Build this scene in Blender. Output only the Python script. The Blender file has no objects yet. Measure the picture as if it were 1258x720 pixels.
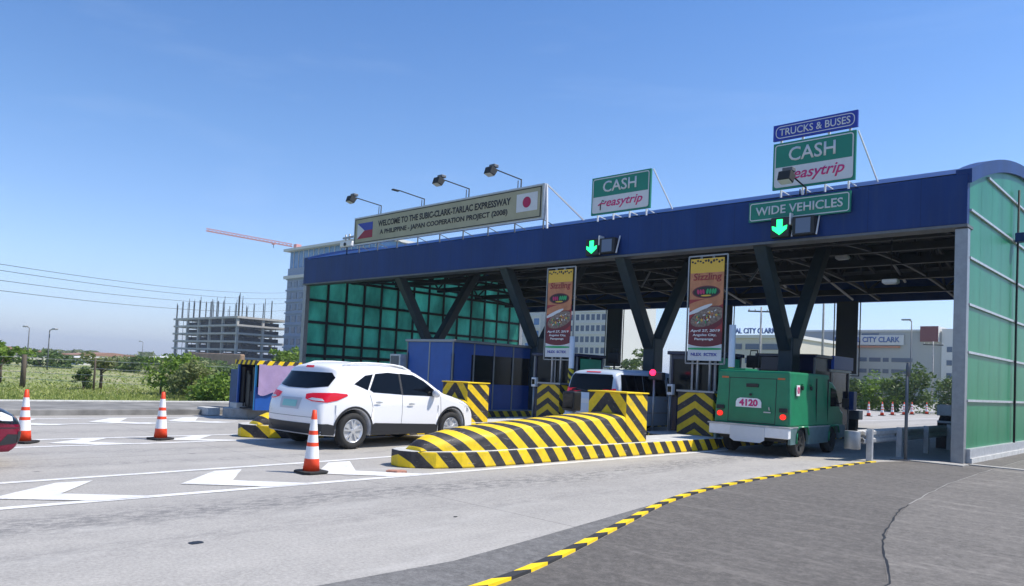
import bpy, bmesh, math, random
from mathutils import Vector, Matrix
from mathutils.bvhtree import BVHTree
random.seed(7)
R = math.radians
sc = bpy.context.scene
C = sc.collection

# ------------------------------------------------------------------ camera, world, sun, exposure
F, CY, YAW, PIT, ROLL, H = 934.54, 418.62, 0.7655, 0.0442, 0.0473, 1.5594
fw = Vector((-math.sin(YAW)*math.cos(PIT), math.cos(YAW)*math.cos(PIT), math.sin(PIT)))
r0 = Vector((math.cos(YAW), math.sin(YAW), 0)); u0 = r0.cross(fw)
rt = r0*math.cos(ROLL) + u0*math.sin(ROLL); up = -r0*math.sin(ROLL) + u0*math.cos(ROLL)
cd = bpy.data.cameras.new('camera'); cam = bpy.data.objects.new('camera', cd); C.objects.link(cam)
M4 = Matrix((rt, up, -fw)).transposed().to_4x4(); M4.translation = Vector((0, 0, H))
cam.matrix_world = M4
cd.sensor_width = 36; cd.lens = F/1258*36; cd.shift_y = (CY-360)/1258
cd.clip_start = .05; cd.clip_end = 6000
sc.camera = cam

SUNV = Vector((.50, .48, 1.0)).normalized()
ELEV = math.asin(SUNV.z); AZ = math.atan2(SUNV.x, SUNV.y)
w = bpy.data.worlds.new('World'); sc.world = w; w.use_nodes = True
nt = w.node_tree; bg = nt.nodes['Background']
sky = nt.nodes.new('ShaderNodeTexSky'); sky.sky_type = 'NISHITA'; sky.sun_disc = False
sky.sun_elevation = ELEV; sky.sun_rotation = AZ; sky.air_density = 1.0; sky.dust_density = 0.5; sky.ozone_density = 2.0
# clear tropical sky with a pale blue, slightly hazy horizon and a few thin streaks of cirrus
wt = nt.nodes.new('ShaderNodeTexCoord'); ws = nt.nodes.new('ShaderNodeSeparateXYZ'); nt.links.new(wt.outputs['Generated'], ws.inputs[0])
wr = nt.nodes.new('ShaderNodeValToRGB'); e_ = wr.color_ramp.elements
e_[0].position = 0; e_[0].color = (.80, .82, 1.08, 1); e_[1].position = .5; e_[1].color = (.44, .70, 1.0, 1)
q_ = e_.new(.12); q_.color = (.80, .88, 1.08, 1); q_ = e_.new(.28); q_.color = (.64, .82, 1.04, 1)
nt.links.new(ws.outputs[2], wr.inputs[0])
wm = nt.nodes.new('ShaderNodeMix'); wm.data_type = 'RGBA'; wm.blend_type = 'MULTIPLY'; wm.inputs[0].default_value = 1
nt.links.new(sky.outputs[0], wm.inputs[6]); nt.links.new(wr.outputs[0], wm.inputs[7])
cm = nt.nodes.new('ShaderNodeMapping'); cm.inputs['Rotation'].default_value = (0, 0, R(35)); cm.inputs['Scale'].default_value = (1.2, 5, 22); nt.links.new(wt.outputs['Generated'], cm.inputs[0])
cn = nt.nodes.new('ShaderNodeTexNoise'); cn.inputs['Scale'].default_value = 1.1; cn.inputs['Detail'].default_value = 7; cn.inputs['Roughness'].default_value = .55; nt.links.new(cm.outputs[0], cn.inputs[0])
cr0 = nt.nodes.new('ShaderNodeValToRGB'); cr0.color_ramp.elements[0].position = .55; cr0.color_ramp.elements[1].position = .9; cr0.color_ramp.elements[1].color = (.07, .07, .07, 1); nt.links.new(cn.outputs[0], cr0.inputs[0])
wc = nt.nodes.new('ShaderNodeMix'); wc.data_type = 'RGBA'; wc.inputs[7].default_value = (6.2, 6.8, 7.6, 1)
nt.links.new(cr0.outputs[0], wc.inputs[0]); nt.links.new(wm.outputs[2], wc.inputs[6]); nt.links.new(wc.outputs[2], bg.inputs[0])
bg.inputs[1].default_value = .152
sl = bpy.data.lights.new('sun', 'SUN'); sl.energy = 5.0; sl.angle = R(.5); sl.color = (1, .93, .82)
so = bpy.data.objects.new('sun', sl); C.objects.link(so)
so.rotation_euler = SUNV.to_track_quat('Z', 'Y').to_euler()
sc.view_settings.view_transform = 'Standard'; sc.view_settings.look = 'None'
sc.view_settings.gamma = 1; sc.view_settings.exposure = 0.27

# ------------------------------------------------------------------ materials
def mat(name, col, rough=.6, metal=0, var=.0, scale=4., bump=0., spec=.5, emit=None, estr=0, stretch=None, trans=None):
    m = bpy.data.materials.new(name); m.use_nodes = True
    n = m.node_tree; b = n.nodes['Principled BSDF']
    b.inputs['Base Color'].default_value = (*col, 1); b.inputs['Roughness'].default_value = rough
    b.inputs['Metallic'].default_value = metal; b.inputs['Specular IOR Level'].default_value = spec
    if emit: b.inputs['Emission Color'].default_value = (*emit, 1); b.inputs['Emission Strength'].default_value = estr
    if var or bump:
        tc = n.nodes.new('ShaderNodeTexCoord'); mp = n.nodes.new('ShaderNodeMapping')
        n.links.new(tc.outputs['Object'], mp.inputs[0])
        if stretch: mp.inputs['Scale'].default_value = stretch
        nz = n.nodes.new('ShaderNodeTexNoise'); nz.inputs['Scale'].default_value = scale; nz.inputs['Detail'].default_value = 8; nz.inputs['Roughness'].default_value = .65
        n.links.new(mp.outputs[0], nz.inputs[0])
        if var:
            rmp = n.nodes.new('ShaderNodeValToRGB')
            rmp.color_ramp.elements[0].position = .3; rmp.color_ramp.elements[1].position = .7
            rmp.color_ramp.elements[0].color = tuple(c*(1-var) for c in col)+(1,)
            rmp.color_ramp.elements[1].color = tuple(min(1, c*(1+var)) for c in col)+(1,)
            n.links.new(nz.outputs[0], rmp.inputs[0]); n.links.new(rmp.outputs[0], b.inputs['Base Color'])
        if bump:
            bp = n.nodes.new('ShaderNodeBump'); bp.inputs['Strength'].default_value = bump; bp.inputs['Distance'].default_value = .02
            n.links.new(nz.outputs[0], bp.inputs['Height']); n.links.new(bp.outputs[0], b.inputs['Normal'])
    return m

class NT:
    """tiny helper to wire a node tree"""
    def __init__(s, name):
        s.m = bpy.data.materials.new(name); s.m.use_nodes = True; s.t = s.m.node_tree; s.b = s.t.nodes['Principled BSDF']
        s.tc = s.t.nodes.new('ShaderNodeTexCoord')
    def n(s, typ, **kw):
        x = s.t.nodes.new(typ)
        for k, v in kw.items(): setattr(x, k, v)
        return x
    def l(s, a, b): s.t.links.new(a, b)
    def math(s, op, a, b=None, c=None):
        x = s.n('ShaderNodeMath', operation=op)
        for i, v in enumerate((a, b, c)):
            if v is None: continue
            if isinstance(v, (int, float)): x.inputs[i].default_value = v
            else: s.l(v, x.inputs[i])
        return x.outputs[0]
    def noise(s, scale, detail=6, rough=.6, sv=None, coord='Object'):
        mp = s.n('ShaderNodeMapping'); s.l(s.tc.outputs[coord], mp.inputs[0])
        if sv: mp.inputs['Scale'].default_value = sv
        x = s.n('ShaderNodeTexNoise'); x.inputs['Scale'].default_value = scale; x.inputs['Detail'].default_value = detail; x.inputs['Roughness'].default_value = rough
        s.l(mp.outputs[0], x.inputs[0]); return x.outputs[0]
    def ramp(s, fac, stops):
        x = s.n('ShaderNodeValToRGB'); e = x.color_ramp.elements
        while len(e) < len(stops): e.new(.5)
        for i, (p, c) in enumerate(stops):
            e[i].position = p; e[i].color = (*c, 1) if len(c) == 3 else c
        s.l(fac, x.inputs[0]); return x.outputs[0]
    def mix(s, fac, a, b, mode='MIX'):
        x = s.n('ShaderNodeMix', data_type='RGBA', blend_type=mode)
        for i, v in ((0, fac), (6, a), (7, b)):
            if isinstance(v, (int, float)): x.inputs[i].default_value = v
            elif isinstance(v, tuple): x.inputs[i].default_value = (*v, 1)
            else: s.l(v, x.inputs[i])
        return x.outputs[2]

YEL = (.90, .62, .006); BLK = (.016, .014, .018)
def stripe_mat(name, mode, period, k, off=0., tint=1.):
    """painted warning stripes with wear; mode 'side': Y + k Z, 'front': Z + k|X|, 'x': X + k Z"""
    t = NT(name); sp = t.n('ShaderNodeSeparateXYZ'); t.l(t.tc.outputs['Object'], sp.inputs[0])
    X, Y, Z = sp.outputs
    if mode == 'side': v = t.math('ADD', Y, t.math('MULTIPLY', Z, k))
    elif mode == 'x': v = t.math('ADD', X, t.math('MULTIPLY', Z, k))
    else: v = t.math('ADD', Z, t.math('MULTIPLY', t.math('ABSOLUTE', X), k))
    wob = t.math('MULTIPLY', t.math('SUBTRACT', t.noise(3.), .5), .03)
    v = t.math('ADD', v, wob)
    f = t.math('FRACT', t.math('DIVIDE', t.math('ADD', v, off+50*period), period))
    fac = t.math('GREATER_THAN', f, .5)
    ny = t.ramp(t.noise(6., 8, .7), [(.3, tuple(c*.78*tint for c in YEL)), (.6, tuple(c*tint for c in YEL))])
    nb = t.ramp(t.noise(9., 8, .7), [(.35, BLK), (.8, (.05, .045, .048))])
    col = t.mix(fac, ny, nb)
    dirt = t.ramp(t.noise(2.3, 10, .75), [(.52, (0, 0, 0)), (.72, (1, 1, 1))])
    col = t.mix(t.math('MULTIPLY', dirt, .22), col, (.2, .16, .09))
    scuff = t.ramp(t.noise(14., 6, .7, sv=(1, .25, 1.6)), [(.60, (0, 0, 0)), (.68, (1, 1, 1))])
    col = t.mix(t.math('MULTIPLY', scuff, .55), col, (.3, .29, .27))
    t.l(col, t.b.inputs['Base Color']); t.b.inputs['Roughness'].default_value = .62
    bp = t.n('ShaderNodeBump'); bp.inputs['Strength'].default_value = .25; bp.inputs['Distance'].default_value = .01
    t.l(t.noise(30.), bp.inputs['Height']); t.l(bp.outputs[0], t.b.inputs['Normal'])
    return t.m

def road_mat():
    t = NT('road concrete')
    big = t.noise(.35, 5, .6, sv=(1, .35, 1)); mid = t.noise(3.2, 8, .7, sv=(1, .5, 1)); fine = t.noise(32, 7, .8)
    col = t.ramp(big, [(.3, (.31, .287, .255)), (.7, (.41, .383, .345))])
    col = t.mix(.45, col, t.ramp(mid, [(.3, (.24, .226, .205)), (.7, (.49, .46, .415))]))
    col = t.mix(.42, col, t.ramp(fine, [(.35, (.15, .148, .145)), (.65, (.55, .54, .52))]))
    sp = t.n('ShaderNodeSeparateXYZ'); t.l(t.tc.outputs['Object'], sp.inputs[0])
    # worn, oil-darkened lane wheel paths that run along the lane, broken up by noise
    wob = t.math('MULTIPLY', t.math('SUBTRACT', t.noise(.15, 2), .5), 1.2)
    xx = t.math('ADD', sp.outputs[0], wob)
    tot = None
    for xc, wd, st in ((-7.75, .5, .8), (-6.5, .3, .3), (-11.7, .22, .5), (-13.3, .25, .45), (-17.0, .4, .4)):
        d = t.math('DIVIDE', t.math('SUBTRACT', xx, xc), wd)
        g = t.math('MULTIPLY', t.math('POWER', 2.718, t.math('MULTIPLY', t.math('MULTIPLY', d, d), -1)), st)
        tot = g if tot is None else t.math('ADD', tot, g)
    br = t.ramp(t.noise(7., 9, .85, sv=(1.4, .6, 1)), [(.46, (0, 0, 0)), (.56, (1, 1, 1))])
    col = t.mix(t.math('MULTIPLY', tot, br), col, (.12, .118, .12))
    # transverse joints
    yj = t.math('FRACT', t.math('DIVIDE', t.math('ADD', sp.outputs[1], 101.7), 9.0))
    j = t.math('LESS_THAN', yj, .0022)
    xj = t.math('LESS_THAN', t.math('ABSOLUTE', t.math('ADD', t.math('ADD', sp.outputs[0], 12.55), t.math('MULTIPLY', wob, .04))), .013)
    col = t.mix(t.math('MULTIPLY', t.math('MAXIMUM', j, xj), .6), col, (.13, .125, .12))
    spot = t.n('ShaderNodeTexVoronoi'); spot.inputs['Scale'].default_value = .8; t.l(t.tc.outputs['Object'], spot.inputs[0])
    sf = t.ramp(spot.outputs['Distance'], [(.035, (1, 1, 1)), (.06, (0, 0, 0))])
    col = t.mix(t.math('MULTIPLY', sf, .6), col, (.1, .1, .1))
    grit = t.ramp(t.noise(22, 6, .8, sv=(1.3, .5, 1)), [(.42, (0, 0, 0)), (.62, (1, 1, 1))])
    band = t.ramp(t.noise(.5, 4, .6, sv=(1.2, .18, 1)), [(.42, (0, 0, 0)), (.62, (1, 1, 1))])
    col = t.mix(t.math('MULTIPLY', t.math('MULTIPLY', grit, band), .38), col, (.15, .147, .145))
    lt = t.ramp(t.noise(1.1, 8, .7, sv=(1.3, .3, 1)), [(.55, (0, 0, 0)), (.72, (1, 1, 1))])
    col = t.mix(t.math('MULTIPLY', lt, .4), col, (.50, .485, .46))
    t.l(col, t.b.inputs['Base Color']); t.b.inputs['Roughness'].default_value = .8
    bp = t.n('ShaderNodeBump'); bp.inputs['Strength'].default_value = .35; bp.inputs['Distance'].default_value = .01
    t.l(t.noise(40, 8, .7), bp.inputs['Height']); t.l(bp.outputs[0], t.b.inputs['Normal'])
    return t.m

def asphalt_mat(name, base, streak=.75):
    t = NT(name)
    col = t.ramp(t.noise(.5, 6, .6), [(.3, tuple(c*.62 for c in base)), (.7, tuple(c*1.4 for c in base))])
    col = t.mix(.5, col, t.ramp(t.noise(45, 5, .85), [(.35, tuple(c*.4 for c in base)), (.68, tuple(c*2.3 for c in base))]))
    rot = t.n('ShaderNodeMapping'); rot.inputs['Rotation'].default_value = (0, 0, R(40)); rot.inputs['Scale'].default_value = (.5, 3.2, 1)
    t.l(t.tc.outputs['Object'], rot.inputs[0])
    nz = t.n('ShaderNodeTexNoise'); nz.inputs['Scale'].default_value = 1.; nz.inputs['Detail'].default_value = 10; nz.inputs['Roughness'].default_value = .72; t.l(rot.outputs[0], nz.inputs[0])
    sf = t.ramp(nz.outputs[0], [(.53, (0, 0, 0)), (.63, (1, 1, 1))])
    col = t.mix(t.math('MULTIPLY', sf, streak), col, tuple(min(1, c*2.1) for c in base))
    dust = t.ramp(t.noise(2.6, 10, .8), [(.48, (0, 0, 0)), (.62, (1, 1, 1))])
    col = t.mix(t.math('MULTIPLY', dust, .38), col, tuple(c*1.9 for c in base))
    mott = t.ramp(t.noise(9, 8, .85), [(.43, tuple(c*.42 for c in base)), (.5, base), (.58, tuple(c*1.9 for c in base))])
    col = t.mix(.36, col, mott)
    peb = t.n('ShaderNodeTexVoronoi'); peb.inputs['Scale'].default_value = 14; t.l(t.tc.outputs['Object'], peb.inputs[0])
    pf = t.ramp(peb.outputs['Distance'], [(.05, (1, 1, 1)), (.12, (0, 0, 0))])
    col = t.mix(t.math('MULTIPLY', pf, .35), col, tuple(min(1, c*3) for c in base))
    t.l(col, t.b.inputs['Base Color']); t.b.inputs['Roughness'].default_value = .85
    bp = t.n('ShaderNodeBump'); bp.inputs['Strength'].default_value = .6; bp.inputs['Distance'].default_value = .01
    t.l(t.noise(120, 4, .8), bp.inputs['Height']); t.l(bp.outputs[0], t.b.inputs['Normal'])
    return t.m

def paint_line_mat():
    t = NT('road paint')
    col = t.ramp(t.noise(2, 8, .7), [(.3, (.55, .55, .54)), (.65, (.78, .78, .77))])
    worn = t.ramp(t.noise(9, 9, .85), [(.53, (0, 0, 0)), (.63, (1, 1, 1))])
    col = t.mix(t.math('MULTIPLY', worn, .6), col, (.36, .355, .35))
    t.l(col, t.b.inputs['Base Color']); t.b.inputs['Roughness'].default_value = .65
    return t.m

def panel_mat(name, col, tr, mixf=.6):
    """translucent tinted cladding sheet"""
    t = NT(name)
    c = t.ramp(t.noise(1.2, 5, .6, sv=(1, 1, .3)), [(.3, tuple(x*.85 for x in col)), (.7, tuple(min(1, x*1.1) for x in col))])
    t.l(c, t.b.inputs['Base Color']); t.b.inputs['Roughness'].default_value = .3; t.b.inputs['Specular IOR Level'].default_value = .2
    tl = t.n('ShaderNodeBsdfTranslucent'); t.l(t.ramp(t.noise(.7, 6, .65, sv=(1, 1, .5)), [(.35, tuple(x*.55 for x in tr)), (.62, tuple(min(1, x*1.2) for x in tr))]), tl.inputs[0])
    mx = t.n('ShaderNodeMixShader'); mx.inputs[0].default_value = mixf
    out = t.t.nodes['Material Output']
    t.l(t.b.outputs[0], mx.inputs[1]); t.l(tl.outputs[0], mx.inputs[2]); t.l(mx.outputs[0], out.inputs[0])
    return t.m

def leaf_mat(name, c1, c2):
    t = NT(name); g = t.n('ShaderNodeNewGeometry')
    col = t.ramp(g.outputs['Random Per Island'], [(0, c1), (1, c2)])
    t.l(col, t.b.inputs['Base Color']); t.b.inputs['Roughness'].default_value = .6
    tl = t.n('ShaderNodeBsdfTranslucent'); t.l(col, tl.inputs[0])
    mx = t.n('ShaderNodeMixShader'); mx.inputs[0].default_value = .35
    t.l(t.b.outputs[0], mx.inputs[1]); t.l(tl.outputs[0], mx.inputs[2]); t.l(mx.outputs[0], t.t.nodes['Material Output'].inputs[0])
    return t.m

def grass_ground_mat():
    t = NT('grass ground')
    col = t.ramp(t.noise(.12, 8, .7, sv=(1, 2, 1)), [(.40, (.14, .20, .05)), (.5, (.25, .26, .11)), (.58, (.40, .34, .22))])
    col = t.mix(.5, col, t.ramp(t.noise(2.5, 8, .7), [(.3, (.11, .16, .035)), (.7, (.30, .31, .13))]))
    t.l(col, t.b.inputs['Base Color']); t.b.inputs['Roughness'].default_value = .95
    return t.m

M = {}
M['road'] = road_mat(); M['asphalt'] = asphalt_mat('asphalt apron', (.098, .090, .082)); M['patch'] = asphalt_mat('old asphalt strip', (.13, .127, .124), .3)
M['line'] = paint_line_mat(); M['grass'] = grass_ground_mat()
M['conc'] = mat('concrete', (.36, .35, .33), .85, var=.25, scale=5, bump=.3)
M['concw'] = mat('pale concrete', (.5, .5, .48), .8, var=.2, scale=4, bump=.2)
M['blue'] = mat('blue cladding', (.002, .030, .150), .5, var=.15, scale=1.2, stretch=(1, 1, .3), spec=.35)
def clad_mat():
    t = NT('blue cladding'); sp = t.n('ShaderNodeSeparateXYZ'); t.l(t.tc.outputs['Object'], sp.inputs[0])
    col = t.ramp(t.noise(1.2, 6, .6, sv=(1, 1, .3)), [(.3, (.0017, .024, .12)), (.7, (.003, .036, .175))])
    f = t.math('FRACT', t.math('DIVIDE', t.math('ADD', sp.outputs[0], 40.3), 1.22))
    col = t.mix(t.math('MULTIPLY', t.math('LESS_THAN', f, .011), .55), col, (.001, .008, .03))
    rain = t.ramp(t.noise(3., 8, .7, sv=(3, 3, .12)), [(.5, (0, 0, 0)), (.75, (1, 1, 1))])
    col = t.mix(t.math('MULTIPLY', rain, .22), col, (.04, .07, .13))
    t.l(col, t.b.inputs['Base Color']); t.b.inputs['Roughness'].default_value = .5; t.b.inputs['Specular IOR Level'].default_value = .3
    bp = t.n('ShaderNodeBump'); bp.inputs['Strength'].default_value = .15; bp.inputs['Distance'].default_value = .05
    t.l(t.noise(.9, 2), bp.inputs['Height']); t.l(bp.outputs[0], t.b.inputs['Normal'])
    return t.m
M['blue'] = clad_mat()
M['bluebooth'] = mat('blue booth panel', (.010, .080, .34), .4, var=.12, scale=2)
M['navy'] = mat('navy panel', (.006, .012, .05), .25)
M['steel'] = mat('grey steel', (.29, .30, .31), .42, .55, var=.12, scale=6)
M['dsteel'] = mat('dull steel', (.13, .14, .15), .6, .2, var=.15, scale=5)
M['galv'] = mat('galvanised steel', (.5, .51, .52), .45, .5, var=.15, scale=8)
M['white'] = mat('white paint', (.78, .78, .78), .45, var=.06, scale=5)
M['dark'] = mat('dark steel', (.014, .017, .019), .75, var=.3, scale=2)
M['column'] = mat('column paint', (.022, .042, .052), .5, var=.2, scale=3)
M['black'] = mat('black', (.012, .012, .013), .5)
M['rubber'] = mat('rubber', (.02, .02, .02), .85)
M['panel'] = panel_mat('green translucent sheet', (.05, .26, .20), (.32, .80, .68), .70)
M['panelr'] = panel_mat('green wall sheet', (.03, .25, .12), (.05, .36, .2), .2)
M['glass'] = mat('dark glass', (.003, .004, .006), .05, spec=.22)
M['glasst'] = mat('booth glass', (.008, .011, .014), .12, spec=.25)
M['sgreen'] = mat('sign green', (.004, .20, .135), .5, var=.06, scale=3)
M['sblue'] = mat('sign blue', (.01, .03, .33), .45, var=.06)
M['swhite'] = mat('sign white', (.62, .64, .66), .5, var=.05)
M['spink'] = mat('sign pink', (.62, .03, .18), .5)
M['cream'] = mat('sign cream', (.38, .36, .24), .6, var=.12, scale=1.2)
M['orange'] = mat('cone orange', (.85, .06, .012), .5, var=.12, scale=7)
M['cwhite'] = mat('cone white', (.8, .8, .8), .4, var=.06, scale=9)
M['yel'] = mat('yellow paint', YEL, .6, var=.12, scale=8)
M['blk'] = mat('black paint', (.03, .03, .032), .65, var=.3, scale=8)
M['carw'] = mat('white car paint', (.80, .80, .81), .22, spec=.6)
M['cladb'] = mat('black plastic', (.018, .019, .022), .5)
M['tail'] = mat('red lens', (.55, .005, .02), .12, emit=(1, .01, .03), estr=.12)
M['taillit'] = mat('lit red lens', (.6, .01, .01), .2, emit=(1, .03, .02), estr=1.0)
M['silver'] = mat('silver van paint', (.50, .58, .68), .3, .05)
M['maroon'] = mat('maroon car paint', (.18, .006, .03), .2, .2, spec=.6)
M['tgreen'] = mat('truck green', (.010, .19, .085), .38, var=.15, scale=2.5)
M['tgrey'] = mat('truck skirt', (.10, .17, .18), .45, var=.2, scale=4)
M['plate'] = mat('plate', (.25, .55, .50), .4)
M['alloy'] = mat('alloy', (.62, .63, .65), .3, .5)
M['purple'] = mat('purple cloth', (.34, .25, .42), .8, var=.15, scale=3, bump=.2)
M['cyan'] = mat('light blue', (.04, .35, .65), .5)
M['wood'] = mat('weathered wood', (.10, .08, .06), .9, var=.3, scale=6, stretch=(1, 1, .2))
M['leafy'] = leaf_mat('bright leaf', (.07, .15, .015), (.24, .36, .05))
M['leafd'] = leaf_mat('dark leaf', (.045, .09, .02), (.14, .21, .05))
M['leafo'] = leaf_mat('olive leaf', (.11, .15, .05), (.28, .31, .12))
M['blade'] = leaf_mat('grass blade', (.15, .22, .03), (.40, .44, .14))
M['bwhite'] = mat('building white', (.62, .62, .60), .7, var=.05, scale=.1)
M['bgrey'] = mat('building grey', (.22, .29, .42), .6, var=.06, scale=.1)
M['bblue'] = mat('building blue glass', (.05, .18, .42), .25, var=.1, scale=.1)
M['bwin'] = mat('building window', (.05, .09, .16), .15)
M['bcream'] = mat('building cream', (.55, .52, .44), .7, var=.05, scale=.1)
M['rooforange'] = mat('roof orange', (.5, .2, .1), .7)
M['letter'] = mat('letter blue', (.05, .12, .35), .5)
M['red'] = mat('dark red', (.16, .03, .03), .6)
M['crane'] = mat('crane red', (.78, .36, .33), .5)
M['gside'] = mat('green side panel', (.02, .34, .17), .35, var=.15, scale=2)
M['greenlit'] = mat('lit green arrow', (.0, .3, .08), .5, emit=(.02, 1, .25), estr=2.2)
M['redlit'] = mat('lit red lamp', (.5, 0, .05), .4, emit=(1, .02, .09), estr=2.6)
M['kerbs'] = stripe_mat('kerb stripes', 'side', .47, .85, .06)
M['humps'] = stripe_mat('hump stripes', 'side', .53, 1.3, .12)
M['blockf'] = stripe_mat('block chevrons', 'front', .60, 1.15, .47)
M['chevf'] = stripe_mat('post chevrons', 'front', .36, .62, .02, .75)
M['hutx'] = stripe_mat('hut stripes across', 'x', .26, -.7)
M['huty'] = stripe_mat('hut stripes along', 'side', .30, -.7)
M['bollx'] = stripe_mat('bollard stripes', 'x', .22, 1.)

# ------------------------------------------------------------------ mesh helpers
class MB:
    def __init__(s): s.bm = bmesh.new(); s.mats = []
    def slot(s, m):
        if m not in s.mats: s.mats.append(m)
        return s.mats.index(m)
    def faces(s, vs, fs, m=None, smooth=False):
        k = s.slot(m) if m else 0
        v = [s.bm.verts.new(p) for p in vs]; out = []
        for f in fs:
            try: q = s.bm.faces.new([v[i] for i in f]); q.material_index = k; q.smooth = smooth; out.append(q)
            except ValueError: pass
        return v, out
    def box(s, x0, x1, y0, y1, z0, z1, m=None, mt=None):
        """mt: dict side->material for '-x','+x','-y','+y','-z','+z'"""
        vs = [(x, y, z) for x in (x0, x1) for y in (y0, y1) for z in (z0, z1)]
        fs = {'-x': (0, 1, 3, 2), '+x': (4, 6, 7, 5), '-y': (0, 4, 5, 1), '+y': (2, 3, 7, 6), '-z': (0, 2, 6, 4), '+z': (1, 5, 7, 3)}
        v = [s.bm.verts.new(p) for p in vs]
        for k, f in fs.items():
            q = s.bm.faces.new([v[i] for i in f]); mm = (mt or {}).get(k, m)
            q.material_index = s.slot(mm) if mm else 0
        return s
    def tube(s, pts, r, m=None, n=8, cap=True, smooth=True):
        pts = [Vector(p) for p in pts]; rings = []
        rr = r if isinstance(r, (list, tuple)) else [r]*len(pts)
        k = s.slot(m) if m else 0
        for i, p in enumerate(pts):
            d = (pts[min(i+1, len(pts)-1)] - pts[max(i-1, 0)]).normalized()
            a = Vector((0, 0, 1)) if abs(d.z) < .9 else Vector((1, 0, 0))
            u = d.cross(a).normalized(); v = d.cross(u)
            rings.append([s.bm.verts.new(p + u*rr[i]*math.cos(2*math.pi*j/n) + v*rr[i]*math.sin(2*math.pi*j/n)) for j in range(n)])
        for a, b in zip(rings, rings[1:]):
            for j in range(n):
                q = s.bm.faces.new((a[j], a[(j+1) % n], b[(j+1) % n], b[j])); q.smooth = smooth; q.material_index = k
        if cap:
            for g in (rings[0], rings[-1]):
                q = s.bm.faces.new(g); q.material_index = k
        return s
    def bar(s, a, b, w_, h_, m=None):
        """rectangular section bar from a to b"""
        a = Vector(a); b = Vector(b); d = (b-a).normalized()
        z = Vector((0, 0, 1)) if abs(d.z) < .95 else Vector((0, 1, 0))
        u = d.cross(z).normalized(); v = u.cross(d)
        k = s.slot(m) if m else 0
        g = [[s.bm.verts.new(p + u*i*w_/2 + v*j*h_/2) for i, j in ((-1, -1), (1, -1), (1, 1), (-1, 1))] for p in (a, b)]
        for j in range(4):
            q = s.bm.faces.new((g[0][j], g[0][(j+1) % 4], g[1][(j+1) % 4], g[1][j])); q.material_index = k
        for q_ in g: q = s.bm.faces.new(q_); q.material_index = k
        return s
    def lathe(s, prof, c=(0, 0, 0), m=None, n=24, axis='z', mats=None, smooth=True):
        c = Vector(c); rings = []
        for r_, h_ in prof:
            ring = []
            for j in range(n):
                a = 2*math.pi*j/n
                p = (r_*math.cos(a), r_*math.sin(a), h_) if axis == 'z' else (r_*math.cos(a), h_, r_*math.sin(a))
                ring.append(s.bm.verts.new(c + Vector(p)))
            rings.append(ring)
        for i, (a, b) in enumerate(zip(rings, rings[1:])):
            mm = mats[i] if mats else m; k = s.slot(mm) if mm else 0
            for j in range(n):
                try: q = s.bm.faces.new((a[j], a[(j+1) % n], b[(j+1) % n], b[j])); q.smooth = smooth; q.material_index = k
                except ValueError: pass
        for g, mm in ((rings[0], mats[0] if mats else m), (rings[-1], mats[-1] if mats else m)):
            q = s.bm.faces.new(g); q.material_index = s.slot(mm) if mm else 0
        return s
    def prism(s, poly, z0, z1, m=None, mtop=None, mside=None):
        """vertical prism from an XY outline"""
        n = len(poly)
        a = [s.bm.verts.new((x, y, z0)) for x, y in poly]; b = [s.bm.verts.new((x, y, z1)) for x, y in poly]
        q = s.bm.faces.new(b); q.material_index = s.slot(mtop or m)
        q = s.bm.faces.new(a[::-1]); q.material_index = s.slot(m)
        for i in range(n):
            j = (i+1) % n; q = s.bm.faces.new((a[i], a[j], b[j], b[i]))
            mm = mside(poly[i], poly[j]) if mside else m; q.material_index = s.slot(mm)
        return s
    def flat(s, poly, z, m=None):
        q = s.bm.faces.new([s.bm.verts.new((x, y, z)) for x, y in poly]); q.material_index = s.slot(m) if m else 0
        return s
    def extr(s, poly, axis, a0, a1, m=None):
        """outline given in the two other axes, extruded along axis 'x' or 'y'"""
        def P(u, v, a): return (a, u, v) if axis == 'x' else (u, a, v)
        A = [s.bm.verts.new(P(u, v, a0)) for u, v in poly]; B = [s.bm.verts.new(P(u, v, a1)) for u, v in poly]
        k = s.slot(m) if m else 0
        for f in [A, B[::-1]] + [(A[i], A[(i+1) % len(A)], B[(i+1) % len(A)], B[i]) for i in range(len(A))]:
            q = s.bm.faces.new(f); q.material_index = k
        return s
    def build(s, name, parent=None, m=None, world=False, bevel=0, normals=True, loc=None):
        if normals: bmesh.ops.recalc_face_normals(s.bm, faces=s.bm.faces)
        me = bpy.data.meshes.new(name); s.bm.to_mesh(me); s.bm.free()
        for q in (s.mats or [m]): me.materials.append(q)
        o = bpy.data.objects.new(name, me); C.objects.link(o)
        off = Vector((0, 0, 0))
        if parent is not None:
            o.parent = parent
            if world: off = wloc(parent)
        elif loc is not None: off = Vector(loc); o.location = off
        if off.length > 0: me.transform(Matrix.Translation(-off))
        if bevel:
            b = o.modifiers.new('bevel', 'BEVEL'); b.width = bevel; b.segments = 2; b.limit_method = 'ANGLE'; b.angle_limit = R(40)
        return o
def wloc(o):
    v = Vector(o.location)
    while o.parent: o = o.parent; v += Vector(o.location)
    return v
def thing(name, label, cat, loc=(0, 0, 0), rz=0, group=None):
    o = bpy.data.objects.new(name, None); C.objects.link(o); o.location = loc; o.rotation_euler = (0, 0, rz)
    o.empty_display_size = .2
    o['label'] = label; o['category'] = cat
    if group: o['group'] = group
    return o
def tag(o, label, cat, group=None, kind=None):
    if label: o['label'] = label
    if cat: o['category'] = cat
    if group: o['group'] = group
    if kind: o['kind'] = kind
    return o
def struct(o): o['kind'] = 'structure'; return o
def copy_tree(o, parent=None):
    c = o.copy(); C.objects.link(c); c.parent = parent
    for ch in list(o.children): copy_tree(ch, c)
    return c
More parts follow.
